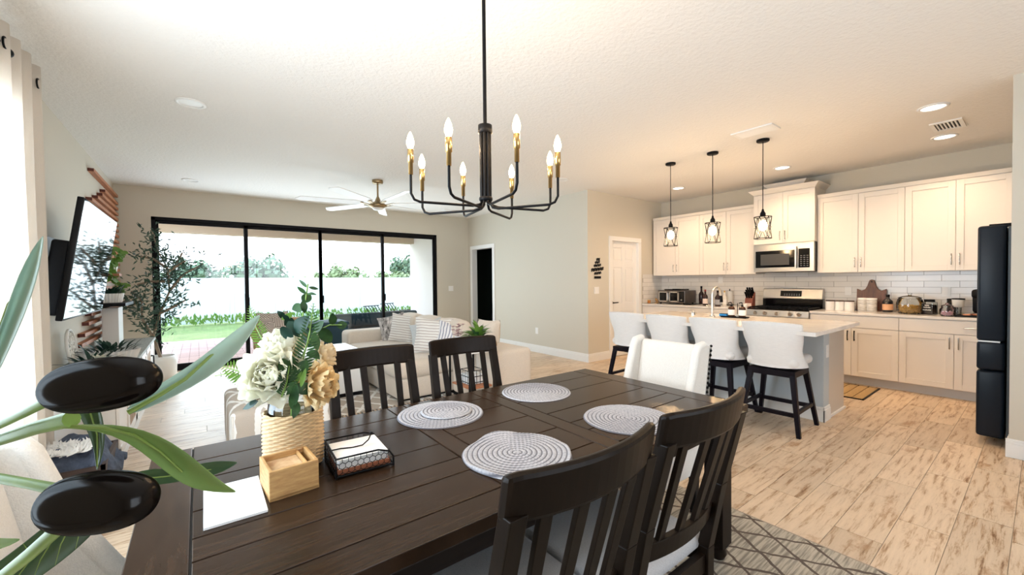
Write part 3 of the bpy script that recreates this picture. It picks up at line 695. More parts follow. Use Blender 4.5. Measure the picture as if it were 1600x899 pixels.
# microwave
mw = thing('microwave', 'stainless over-range microwave with black window', 'microwave', (6.8, 2.35, 1.455)); x = 6.80; y0, y1, z0, z1 = 1.965, 2.742, 1.455, 1.868
M().box((x, y0, z0), (XE, y1, z1)).build('casing', mat('dark_casing', (.05, .05, .05), .4), mw, world=True)
M().box((x-.03, y0, z0), (x, y1, z1)).build('front', 'steel', mw, world=True, bevel=.004)
M().box((x-.034, y0+.235, z0+.065), (x-.029, y1-.03, z1-.10)).build('window', 'darkglass', mw, world=True)
M().box((x-.0345, y0+.30, z0+.10), (x-.0335, y1-.10, z1-.15)).build('window_mesh', mat('grey_mesh', (.05, .05, .05), .5), mw, world=True)
kp = M().box((x-.034, y0+.05, z0+.055), (x-.029, y0+.185, z1-.09)).build('control_panel', 'darkglass', mw, world=True)
m = M()
for i in range(3):
    for k in range(6): m.box((x-.0352, y0+.065+i*.038, z0+.075+k*.028), (x-.034, y0+.088+i*.038, z0+.088+k*.028))
m.build('keypad', mat('dim_key_print', (.10, .10, .11), .4), kp, world=True)
M().cyl((x-.06, y0+.21, z0+.05), (x-.06, y0+.21, z1-.06), .014).cyl((x-.03, y0+.21, z0+.08), (x-.06, y0+.21, z0+.08), .007).cyl((x-.03, y0+.21, z1-.09), (x-.06, y0+.21, z1-.09), .007).build('door_handle', 'steel', mw, world=True)
M().box((x, y0+.05, z0-.006), (x+.2, y1-.05, z0)).build('vent_grille', 'black', mw, world=True)
# base cabinets
BX = 6.60; CZ = .914
def basec(y0, y1, lb, dark=False, split=None):
    t = thing('base_cabinet', lb, 'cabinet', (BX, (y0+y1)/2, 0), group='cream base cabinets')
    M().box((BX, y0+.001, .11), (XE-.010, y1-.001, CZ-.031)).build('carcass', 'cab', t, world=True)
    M().box((BX+.078, y0, 0), (XE-.010, y1, .11)).build('toe_kick', mat('toe_kick_paint', (.62, .62, .62), .5) if 'toe_kick_paint' not in bpy.data.materials else bpy.data.materials['toe_kick_paint'], t, world=True)
    o = M().box((BX-.020, y0+.002, .728), (BX, y1-.002, CZ-.040)).build('drawer', 'cab', t, world=True, bevel=.002)
    ym = split or (y0+y1)/2; pull(o, BX-.020, y0+.30 if not dark else ym, .80, .16, vert=False)
    mm = 'black' if dark else 'nickel'
    shaker(t, BX, y0, ym, .115, .722, ym-.034, .625, mm); shaker(t, BX, ym, y1, .115, .722, ym+.034, .625, mm)
    return t
basec(.17, 1.067, 'cream base cabinet with wide drawer, beside the fridge')
basec(1.067, 1.957, 'cream base cabinet with dark pulls right of the range', dark=True)
basec(2.750, 3.649, 'cream base cabinet left of the range behind the island')
basec(3.649, YD-.001, 'cream base cabinet in the far corner under the toaster oven')
ct = thing('countertop', 'white quartz countertop right of the range', 'countertop', (XE, 1.06, CZ)); M().box((BX-.035, -.5, CZ-.03), (XE-.009, 1.957, CZ)).build('slab', 'quartz', ct, world=True, bevel=.003)
ct = thing('countertop', 'white quartz countertop left of the range, reaching the far corner', 'countertop', (XE, 3.6, CZ)); M().box((BX-.035, 2.750, CZ-.03), (XE-.009, YD-.009, CZ)).build('slab', 'quartz', ct, world=True, bevel=.003)
bk = M().box((BX, -.5, 0), (XE-.010, .168, CZ-.031)).build('corner_cabinet', 'cab'); tag(bk, 'plain cabinet end hidden in the corner behind the fridge', 'cabinet')
# range
rg = thing('gas_range', 'stainless gas range with black cooktop and round knobs', 'stove', (6.6, 2.353, 0)); y0, y1 = 1.960, 2.747; x = 6.555
M().box((x+.02, y0, .08), (XE-.01, y1, .905)).build('body', 'steel', rg, world=True, bevel=.003)
M().box((x-.01, y0+.01, .20), (x+.02, y1-.01, .80)).build('oven_door', 'darkglass', rg, world=True, bevel=.004)
M().cyl((x-.05, y0+.08, .775), (x-.05, y1-.08, .775), .012).build('oven_handle', 'steel', rg, world=True)
M().hexa([(x-.02, y0, .815), (x+.08, y0, .815), (x+.08, y1, .815), (x-.02, y1, .815), (x-.004, y0, .902), (x+.08, y0, .902), (x+.08, y1, .902), (x-.004, y1, .902)]).build('control_rail', 'steel', rg, world=True, bevel=.003)
for yy in (.12, .245, .395, .56, .665):
    yk = y1-yy*1.02; k = M().cyl((x-.012, yk, .857), (x-.042, yk, .851), .024, .020, n=16).cyl((x-.010, yk, .857), (x-.016, yk, .856), .030, n=16).build('knob', 'steel', rg, world=True)
M().box((x+.0, y0, .902), (XE-.09, y1, .918)).build('cooktop', 'darkglass', rg, world=True, bevel=.004)
for i in range(3):
    a = y0+.02+i*.252; m = M(); 
    for yy in (a, a+.11, a+.236): m.box((x+.04, yy, .928), (XE-.14, yy+.012, .942))
    for k in range(5): m.box((x+.04+k*.118, a, .928), (x+.052+k*.118, a+.248, .942))
    for c in ((x+.04, a), (x+.04, a+.236), (XE-.152, a), (XE-.152, a+.236)): m.box((c[0], c[1], .915), (c[0]+.012, c[1]+.012, .93))
    m.build('grate', 'black', rg, world=True)
    for k in (.16, .42): M().cyl((x+k, a+.124, .918), (x+k, a+.124, .930), .035, .030).build('burner', 'black', rg, world=True)
M().box((XE-.10, y0, .90), (XE-.012, y1, 1.05)).build('black_backboard', 'darkglass', rg, world=True)
M().hexa([(XE-.12, y0, 1.045), (XE-.012, y0, 1.045), (XE-.012, y1, 1.045), (XE-.12, y1, 1.045), (XE-.08, y0, 1.205), (XE-.012, y0, 1.205), (XE-.012, y1, 1.205), (XE-.08, y1, 1.205)]).build('backguard', 'steel', rg, world=True, bevel=.012)
dp = M().hexa([(XE-.116, y0+.26, 1.085), (XE-.09, y0+.26, 1.085), (XE-.09, y1-.25, 1.085), (XE-.116, y1-.25, 1.085), (XE-.094, y0+.26, 1.170), (XE-.07, y0+.26, 1.170), (XE-.07, y1-.25, 1.170), (XE-.094, y1-.25, 1.170)]).build('display', 'darkglass', rg, world=True)
m = M(); 
for k in range(7): m.box((XE-.114, y0+.28+k*.032, 1.10), (XE-.109, y0+.295+k*.032, 1.105)).box((XE-.110, y0+.28+k*.032, 1.118), (XE-.105, y0+.295+k*.032, 1.122))
m.build('display_print', mat('pale_print', (.55, .6, .62), .5), dp, world=True)
# fridge (faces +y, side towards the dining area)
fg = thing('refrigerator', 'tall blue-black four-door refrigerator beside the right wall', 'refrigerator', (5.5, 0, 0)); fx0, fx1, fy = 5.05, 5.93, .19; ft = 1.768
M().box((fx0, -.50, .05), (fx1, fy, ft-.015)).build('body', 'navyside', fg, world=True, bevel=.006)
M().box((fx0+.03, -.48, 0), (fx1-.03, fy-.03, .05)).build('base_grille', 'black', fg, world=True)
fxm = (fx0+fx1)/2; z1_, z2_ = .60, .835
def fd(a, b, z0, z1, nm='door'): return M().rb((a, fy+.008, z0), (b, .350, z1), .022, n=3).build(nm, 'navy', fg, world=True)
fd(fx0-.004, fxm-.003, z2_+.004, ft); fd(fxm+.003, fx1, z2_+.004, ft); fd(fx0-.004, fx1, z1_+.004, z2_-.004, 'drawer'); fd(fx0-.004, fxm-.003, .06, z1_-.004); fd(fxm+.003, fx1, .06, z1_-.004)
for xx in (fx0+.01, fx1-.11): M().box((xx, fy-.06, ft-.015), (xx+.09, fy+.10, ft+.010)).build('hinge_cover', 'black', fg, world=True, bevel=.004)
M().box((fx0-.002, .225, z2_-.006), (fx1-.02, .345, z2_+.006)).build('handle_strip', 'steel', fg, world=True)
# ---- worktop objects
def C(u, v, dz=0): p = on(u, v, 'z', CZ); return (min(p.x, 7.12), p.y, CZ)
def sized(p, px): return px*((Vector(p)-EYE).dot(CF))/F_PX   # metres for a width seen in pixels
to = thing('toaster_oven', 'black and steel toaster oven with two french doors in the far corner', 'toaster oven', (6.98, 4.12, CZ)); x0, x1, y0, y1, z0, z1 = 6.78, 7.16, 3.87, 4.40, CZ+.025, CZ+.245
M().box((x0, y0, z0), (x1, y1, z1)).build('casing', mat('dark_steel', (.16, .14, .13), .35, .7), to, world=True, bevel=.008)
for a, b in ((y1-.02-.185, y1-.02), (y1-.02-.40, y1-.02-.215)):
    d = M(); 
    for q in ((a, z0+.015, a+.022, z1-.02), (b-.022, z0+.015, b, z1-.02), (a, z0+.015, b, z0+.035), (a, z1-.04, b, z1-.02)): d.box((x0-.012, q[0], q[1]), (x0, q[2], q[3]))
    o = d.build('door', 'steel', to, world=True); M().box((x0-.006, a+.02, z0+.03), (x0-.003, b-.02, z1-.035)).build('door_glass', 'darkglass', o, world=True)
    hy = a-.008 if a > y1-.22 else b+.008; M().cyl((x0-.03, hy, z0+.05), (x0-.03, hy, z1-.05), .006).build('door_pull', 'steel', o, world=True)
M().box((x0-.006, y0+.008, z0+.015), (x0, y0+.10, z1-.02)).build('control_panel', 'darkglass', to, world=True)
M().cyl((x0-.006, y0+.055, z0+.055), (x0-.022, y0+.055, z0+.055), .014).build('knob', 'steel', to, world=True)
for a in (y0+.03, y1-.05):
    for b in (x0+.03, x1-.05): M().box((b, a, CZ), (b+.02, a+.02, z0)).build('foot', 'black', to, world=True)
tag(M().box((6.85, 3.98, z1), (7.12, 4.30, z1+.010)).box((6.83, 3.98, z1+.010), (6.85, 4.30, z1+.022)).box((7.10, 3.98, z1+.010), (7.12, 4.30, z1+.022)).box((6.87, 4.00, z1+.01), (7.09, 4.28, z1+.013)).build('baking_tray', 'black', bevel=.003), 'black baking tray lying on top of the toaster oven', 'tray')
tag(M().box((6.70, 3.72, CZ), (7.05, 3.845, CZ+.008)).box((6.70, 3.72, CZ+.008), (6.71, 3.845, CZ+.014)).box((6.66, 3.76, CZ+.006), (6.70, 3.80, CZ+.014)).build('griddle', 'black', bevel=.002), 'flat black griddle on the counter right of the toaster oven', 'pan')
cd = thing('candle_jar', 'small glowing amber jar in the far counter corner', 'candle', C(1014, 474)); M().lathe([(.001, 0), (.028, 0), (.030, .05), (.028, .055)], n=14).build('jar', mat('amber_glass', (.55, .22, .06), .15), cd); M().lathe([(.029, .052), (.029, .064), (.001, .064)], n=14).build('lid', 'brass', cd)
fr_ = thing('wooden_ornament', 'little golden wooden ornament beside the toaster oven', 'ornament', (6.86, 4.47, CZ)); M().box((-.04, -.02, 0), (.04, .02, .014)).build('base', 'rawwood', fr_)
M().leaf((0, 0, .012), (.0, .03, .10), .05, (1, 0, 0), n=4).leaf((0, 0, .012), (0, -.04, .085), .045, (1, 0, 0), n=4).build('fan', 'rawwood', fr_, solid=.005)
def bottle(name, lb, p, r, h, m_, lab=None, neck=.35, cap='black', grp=None, cat='bottle'):
    t = thing(name, lb, cat, p, group=grp); s = h*(1-neck)
    M().lathe([(.001, 0), (r*.94, 0), (r, .006), (r, s*.86), (r*.85, s*.95), (r*.38, s*1.10), (r*.34, h*.93), (.001, h*.93)], n=18).build('body', m_, t)
    M().lathe([(r*.40, h*.88), (r*.40, h), (.001, h)], n=12).build('cap', cap, t)
    if lab: M().lathe([(r*1.02, s*.18), (r*1.02, s*.66)], n=18).build('label', lab, t)
    return t
MT['wine'] = mat('dark_wine_glass', (.02, .006, .008), .08); MT['label'] = mat('pale_label', (.80, .66, .60), .6); MT['amber'] = mat('amber_bottle', (.05, .018, .008), .12)
MT['clearliq'] = mat('clear_bottle', (.80, .78, .72), .12)
MT['redcap'] = mat('red_cap', (.20, .03, .03), .4)
bottle('wine_bottle', 'dark red bottle with pale red label, leftmost of the bottles', C(1102, 477.5), .040, .27, 'wine', 'label', cap='redcap', grp='bottles left of the range')
bottle('wine_bottle', 'tall unlabelled black bottle behind the tap', C(1113, 474), .042, .32, 'wine', None, grp='bottles left of the range')
bottle('wine_bottle', 'dark bottle with small white label right of the tap neck', C(1121.5, 479), .044, .26, 'wine', mat('grey_label', (.35, .35, .37), .5), grp='bottles left of the range')
bottle('oil_bottle', 'clear bottle with gold cap between tap and candle', C(1132, 478), .034, .25, 'clearliq', 'chwhite', cap='brass', grp='bottles left of the range')
pt_ = thing('paper_towel_roll', 'white kitchen roll standing on a dark holder', 'kitchen roll', C(1142, 477)); M().lathe([(.02, .012), (.045, .012), (.045, .24), (.018, .24)], n=20).build('roll', 'chwhite', pt_); M().cyl((0, 0, 0), (0, 0, .012), .06).cyl((0, 0, .24), (0, 0, .275), .008).build('holder', 'black', pt_)
kb = thing('knife_block', 'reddish wooden knife block holding black-handled knives', 'knife block', C(1171, 481)); a = M().hexa([(-.05, -.055, 0), (.07, -.055, 0), (.07, .055, 0), (-.05, .055, 0), (-.02, -.055, .14), (.08, -.055, .24), (.08, .055, .24), (-.02, .055, .14)]); a.build('block', mat('red_brown_block', (.22, .06, .035), .4), kb, bevel=.004)
for i in range(3):
    for k in range(3):
        p0 = Vector((-.005+.034*i, -.034+.034*k, .15+.034*i)); d = Vector((-.5, 0, .7)).normalized(); M().tube([p0, p0+d*.06, p0+d*.11], [.009, .008, .010], n=6, flat=1.6).build('knife_handle', 'black', kb)
M().box((-.051, -.045, .02), (-.049, .045, .07)).build('label_plate', 'label', kb)
sh = thing('salt_box', 'small white pot beside the range', 'jar', (6.63, 2.80, CZ)); M().lathe([(.001, 0), (.026, 0), (.028, .045), (.024, .05)], n=14).build('pot', 'white', sh); M().lathe([(.028, .048), (.026, .062), (.001, .064)], n=14).build('lid', 'white', sh)
# canisters right of the range
for i, (u, lb) in enumerate([(1299, 'leftmost of three short white canisters with dark lids'), (1314.5, 'middle one of three short white canisters with dark lids'), (1330, 'rightmost of three short white canisters with dark lids')]):
    p = C(u, 484.5+i*.5); p = (6.93, p[1]*1.0, CZ); t = thing('canister', lb, 'canister', p, group='short white canisters'); r = .052
    M().lathe([(.001, 0), (r*.96, 0), (r, .006), (r, .125)], n=20).build('jar', 'white', t); M().lathe([(r*1.02, .123), (r*1.02, .138), (.001, .139)], n=20).build('lid', mat('walnut_lid', (.06, .03, .02), .5) if not i else bpy.data.materials['walnut_lid'], t)
MT['marble'] = mat('grey_marble', (.78, .75, .70), .25, var=.5, vscale=9, stretch=(1, 1, 3), col2=(.38, .37, .35))
for u, lb in ((1346, 'left marble-patterned canister in front of the cutting board'), (1362.5, 'right marble-patterned canister in front of the cutting board')):
    p = C(u, 487); t = thing('canister', lb, 'canister', (6.97, p[1], CZ), group='marble canisters'); r = .055
    M().lathe([(.001, 0), (r*.96, 0), (r, .006), (r, .155), (r*.98, .158)], n=20).build('jar', 'marble', t); M().lathe([(r*1.01, .156), (r*1.01, .175), (.001, .178)], n=20).build('lid', 'white', t)
cb = thing('cutting_board', 'dark acacia cutting board with handle leaning on the backsplash', 'cutting board', (7.14, 1.435, CZ))
out = []; hw = .152; topz = .305
sh_ = [(-hw, 0), (hw, 0), (hw, topz-.01), (.10, topz-.035), (.065, topz-.015), (.045, topz+.03), (.032, topz+.085), (.022, topz+.108), (0, topz+.115)]
sh_ = sh_+[(-a, b) for a, b in sh_[::-1][1:-1]]
T = Matrix.Rotation(math.radians(8), 4, 'Y')
vs = [(-.011, a, b) for a, b in sh_]+[(.011, a, b) for a, b in sh_]; n = len(sh_)
vs = [tuple(T @ Vector(p)) for p in vs]
M().add(vs, [tuple(range(n))[::-1], tuple(range(n, 2*n))]+[(i, (i+1) % n, n+(i+1) % n, n+i) for i in range(n)]).build('board', 'acacia', cb, bevel=.003)
M().cyl(T @ Vector((-.013, 0, topz+.085)), T @ Vector((.0, 0, topz+.085)), .010).build('hang_hole', 'black', cb)
b_ = bottle('spirit_bottle', 'square-shouldered black bottle with orange label right of the cutting board', C(1387, 488), .052, .225, mat('black_bottle', (.008, .008, .012), .12), mat('orange_label', (.72, .40, .22), .6), neck=.30)
jr = thing('biscuit_jar', 'big round glass jar half full of dried pasta', 'jar', C(1421.5, 490.5)); R_ = .125
M().lathe([(.001, .002), (R_*.80, .002), (R_*.95, .03), (R_, .08), (R_*.98, .13), (R_*.88, .175), (R_*.80, .19)], n=28).build('glass', 'glass', jr)
M().lathe([(R_*.86, .19), (R_*.88, .198), (R_*.5, .215), (.02, .222), (.012, .236), (.022, .246), (.001, .252)], n=24).build('lid', 'glass', jr)
m = M(); 
for k in range(330):
    a = random.uniform(0, 2*PI); r = .098*math.sqrt(random.random()); z = random.uniform(.012, .098); p = Vector((r*math.cos(a), r*math.sin(a), z)); d = Vector((random.gauss(0, 1), random.gauss(0, 1), random.gauss(0, .5))).normalized()*.017
    m.tube([p-d, p+Vector((0, 0, .004)), p+d], .0045, n=5)
tag(m.build('pasta', mat('golden_pasta', (.80, .47, .10), .5, var=.3, vscale=40)), 'golden dried pasta filling the big round jar', 'pasta'); bpy.data.objects['pasta'].location = jr.location; bpy.data.objects['pasta']['kind'] = 'stuff'
j2 = thing('coffee_jar', 'square glass jar of dark contents with lettered label', 'jar', C(1452, 491.5)); j2.rotation_euler.z = math.radians(-15)
M().rb((-.055, -.055, 0), (.055, .055, .15), .012).build('glass', 'glass', j2); M().rb((-.050, -.050, .004), (.050, .050, .115), .012).build('contents', mat('dark_coffee', (.03, .012, .01), .8), j2); M().cyl((0, 0, .15), (0, 0, .178), .048).build('lid', 'black', j2)
lp = M().box((-.058, -.045, .035), (-.0555, .045, .125)).build('label', mat('black_label', (.012, .012, .013), .5), j2)
m = M()
for k, (a, b, z) in enumerate(((-.02, .02, .108), (-.032, .032, .084), (-.038, .038, .054))):
    for i in range(6): 
        y = a+(b-a)*i/6; m.box((-.0595, y, z-.005), (-.058, y+(b-a)/9, z+.005+(.003 if i % 2 else 0)))
m.build('lettering', 'chwhite', lp)
j3 = thing('sweet_jar', 'rounded glass jar of pink sweets on the counter near the fridge', 'jar', C(1480, 494.5)); M().lathe([(.001, .002), (.052, .002), (.062, .02), (.062, .075), (.048, .10), (.048, .112)], n=22).build('glass', 'glass', j3); M().lathe([(.052, .112), (.052, .118), (.02, .135), (.014, .15), (.001, .152)], n=18).build('lid', 'glass', j3)
m = M()
for k in range(60):
    a = random.uniform(0, 2*PI); r = .048*math.sqrt(random.random()); m.sph((r*math.cos(a), r*math.sin(a), random.uniform(.014, .055)), .009, n=4)
o = m.build('sweets', mat('pink_sweets', (.75, .30, .42), .4, var=.5, vscale=60, col2=(.85, .7, .75)), kind='stuff'); o.location = j3.location; tag(o, 'pink and white sweets inside the rounded glass jar', 'sweets')
cu = thing('cup_dispenser', 'cream paper cup tower with dark rim in front of the coffee maker', 'cup', C(1497, 494)); M().lathe([(.030, .10), (.046, .105), (.052, .19)], n=20).build('sleeve', 'whitematte', cu); M().lathe([(.054, .186), (.054, .20), (.001, .202)], n=20).build('lid', 'black', cu); M().lathe([(.001, 0), (.030, 0), (.024, .02), (.026, .10)], n=18).build('stand', 'glass', cu)
ty = tag(M().box((6.66, .32, CZ), (6.98, .62, CZ+.008)).box((6.65, .32, CZ), (6.665, .62, CZ+.020)).box((6.65, .61, CZ), (6.98, .625, CZ+.020)).build('serving_tray', 'black', bevel=.002), 'flat black tray in front of the coffee maker', 'tray')
for k, (dx, dy, lb) in enumerate(((0, 0, 'left copper-coloured biscuit packet on the black tray'), (.05, -.07, 'right copper-coloured biscuit packet on the black tray'))):
    q = thing('biscuit_packet', lb, 'packet', (6.78+dx, .54+dy, CZ+.008), rz=.5*k, group='packets on the counter tray'); M().rb((-.05, -.03, 0), (.05, .03, .022), .01).build('wrapper', mat('copper_foil', (.55, .22, .12), .3, .4) if not k else bpy.data.materials['copper_foil'], q); M().box((-.03, -.02, .0215), (.03, .02, .0235)).build('label', 'chwhite', q)
cm = thing('coffee_maker', 'black coffee maker half hidden by the fridge', 'coffee maker', (7.0, .40, CZ)); M().rb((-.12, -.12, .0), (.12, .12, .03), .012).build('base', 'black', cm); M().rb((.0, -.12, .03), (.12, .12, .30), .03).build('tank', 'black', cm); M().rb((-.12, -.12, .20), (.02, .12, .30), .03).build('brew_head', 'black', cm); M().lathe([(.001, 0), (.055, 0), (.06, .06), (.045, .12)], c=(-.055, 0, .032), n=18).build('carafe', 'darkglass', cm)
gr = thing('coffee_grinder', 'small black and glass grinder behind the paper cup tower', 'grinder', (7.06, .68, CZ)); M().lathe([(.001, 0), (.05, 0), (.045, .09), (.05, .10), (.045, .17), (.001, .175)], n=18).build('body', 'darkglass', gr); M().lathe([(.047, .165), (.047, .185), (.001, .19)], n=16).build('lid', 'black', gr)
# kitchen floor mat
km = thing('kitchen_mat', 'striped tan jute mat on the tiles between island and range', 'mat', (6.1, 1.9, 0)); 
a_, b_ = 5.83, 6.55
for k in range(11):
    y = 1.24+k*.095; M().rb((a_, y, .001), (b_, y+.088, .010), .004, n=1).build('woven_strip', mat('jute', (.50, .33, .15), .9, var=.4, vscale=50, stretch=(1, 8, 1)) if not k else bpy.data.materials['jute'], km, world=True)
M().box((a_-.012, 1.225, 0), (b_+.012, 1.24, .011)).box((a_-.012, 2.285, 0), (b_+.012, 2.30, .011)).box((a_-.012, 1.225, 0), (a_, 2.30, .011)).box((b_, 1.225, 0), (b_+.012, 2.30, .011)).build('border', 'black', km, world=True)
# ============================================================ ISLAND
IX0, IX1, IY0, IY1, IZ = 4.66, 5.345, 1.275, 3.28, .905
isl = thing('kitchen_island', 'long kitchen island with grey-blue back and beige end', 'island', (5.0, 2.2, 0))
MT['islg'] = mat('blue_grey_island_paint', (.52, .57, .60), .6); MT['islb'] = mat('beige_island_panel', (.64, .57, .49), .45)
M().box((IX0, IY0, 0), (IX0+.16, IY1, IZ-.035)).build('knee_wall', 'islg', isl, world=True)
M().box((IX0+.161, IY0+.012, .0), (IX1, IY1, IZ-.035)).build('cabinet_body', 'islb', isl, world=True, bevel=.002)
M().box((IX0-.016, IY0-.016, 0), (IX0+.165, IY0, .115)).box((IX0-.016, IY0-.016, 0), (IX0, IY1, .115)).box((IX0-.010, IY0-.010, .115), (IX0+.163, IY0, .14)).box((IX0-.010, IY0-.010, .115), (IX0, IY1, .14)).build('baseboard', 'trim', isl, world=True, bevel=.004)
M().box((IX0+.165, IY0-.004, 0), (IX1+.01, IY0+.012, .020)).build('shoe_moulding', 'trim', isl, world=True)
M().box((IX0-.02, IY0-.02, IZ-.075), (IX1, IY1+.02, IZ-.034)).build('top_trim', 'islg', isl, world=True, bevel=.004)
sp_ = thing('outlet_plate', 'white outlet plate on the beige-grey end of the island', 'outlet', (IX0+.10, IY0, .66)); M().box((-.035, -.006, -.06), (.035, 0, .06)).build('plate', 'white', sp_, bevel=.002); M().box((-.017, -.009, .008), (.017, -.006, .036)).build('socket', 'white', sp_); M().box((-.017, -.009, -.036), (.017, -.006, -.008)).build('socket', 'white', sp_)
it = thing('island_countertop', 'white quartz island countertop with overhang above the stools', 'countertop', (4.7, 2.2, IZ))
sx0, sx1, sy0, sy1 = 5.02, 5.30, 2.12, 2.62
cx0, cx1, cy0, cy1 = 4.06, 5.365, 1.165, 3.30
m = M()
for a, b in (((cx0, cy0), (sx0, cy1)), ((sx1, cy0), (cx1, cy1)), ((sx0, cy0), (sx1, sy0)), ((sx0, sy1), (sx1, cy1))): m.box((*a, IZ-.034), (*b, IZ))
m.build('slab', 'quartz', it, world=True)
sk = thing('kitchen_sink', 'dark undermount sink set in the island countertop', 'sink', (5.16, 2.37, IZ)); m = M(); m.box((sx0, sy0, IZ-.22), (sx1, sy1, IZ-.21)).box((sx0-.006, sy0, IZ-.22), (sx0, sy1, IZ-.035)).box((sx1, sy0, IZ-.22), (sx1+.006, sy1, IZ-.035)).box((sx0, sy0-.006, IZ-.22), (sx1, sy0, IZ-.035)).box((sx0, sy1, IZ-.22), (sx1, sy1+.006, IZ-.035)); m.build('basin', 'steel', sk, world=True); M().cyl((5.16, 2.37, IZ-.21), (5.16, 2.37, IZ-.206), .045).build('drain', 'black', sk, world=True)
fc = thing('kitchen_tap', 'tall brushed nickel gooseneck tap on the island', 'tap', (4.93, 2.46, IZ))
pts = [(0, 0, 0), (0, 0, .20), (.002, 0, .27)]+[(.085-.085*math.cos(a), -.02*a/PI, .27+.085*math.sin(a)) for a in [PI*k/10 for k in range(1, 10)]]+[(.172, -.02, .26), (.178, -.02, .225)]
M().tube(pts, .0125, n=12).build('spout', 'steel', fc); M().lathe([(.030, 0), (.028, .012), (.016, .02)], n=18).build('base', 'steel', fc); M().cyl((.176, -.02, .25), (.184, -.02, .17), .016, .019).build('spray_head', 'black', fc); M().tube([(0, 0, .10), (0, .04, .11), (0, .075, .135)], [.009, .007, .005]).build('lever', 'steel', fc)
st = tag(M().box((4.93, 2.08, IZ), (5.01, 2.36, IZ+.010)).box((4.925, 2.07, IZ+.01), (4.935, 2.37, IZ+.018)).box((5.005, 2.07, IZ+.01), (5.015, 2.37, IZ+.018)).build('soap_tray', 'black', bevel=.002), 'narrow black tray holding the soap bottles by the sink', 'tray')
for i, (yy, lb) in enumerate(((2.255, 'left amber pump soap bottle on the black tray'), (2.135, 'right amber pump soap bottle on the black tray'))):
    t = thing('soap_bottle', lb, 'soap bottle', (4.97, yy, IZ+.010), group='amber soap bottles'); M().lathe([(.001, 0), (.034, 0), (.036, .005), (.036, .10), (.028, .118), (.012, .126)], n=20).build('bottle', 'amber', t); M().lathe([(.0368, .022), (.0368, .085)], n=20).build('label', 'chwhite', t)
    M().cyl((0, 0, .124), (0, 0, .142), .013).cyl((0, 0, .142), (0, 0, .165), .004).tube([(0, 0, .168), (-.02, .012, .168), (-.036, .02, .16)], .006, n=6).build('pump', 'black', t)
sg = thing('sponge', 'blue sponge beside the tap base', 'sponge', (4.97, 2.345, IZ+.010)); M().rb((-.03, -.045, 0), (.03, .04, .028), .006, T=Matrix.Rotation(-.0, 4, 'X')).build('foam', mat('blue_sponge', (.03, .28, .70), .9, bump=.5), sg); M().box((-.029, -.044, .028), (.029, .039, .033)).build('scrubber', 'teal', sg)
br = thing('dish_brush', 'thin dish brush standing behind the soap bottles', 'brush', (5.0, 2.20, IZ+.01)); M().cyl((0, 0, 0), (0, 0, .16), .004).build('handle', 'black', br); M().cyl((0, 0, 0), (0, 0, .03), .014).build('bristles', 'whitematte', br)
sp2 = thing('air_gap_cap', 'small chrome cap on the island left of the tap', 'sink fitting', (5.0, 2.74, IZ)); M().lathe([(.022, 0), (.022, .04), (.015, .05), (.001, .052)], n=14).build('cap', 'steel', sp2); M().tube([(0, 0, .03), (-.03, .05, .035)], .006).build('spout', 'steel', sp2)
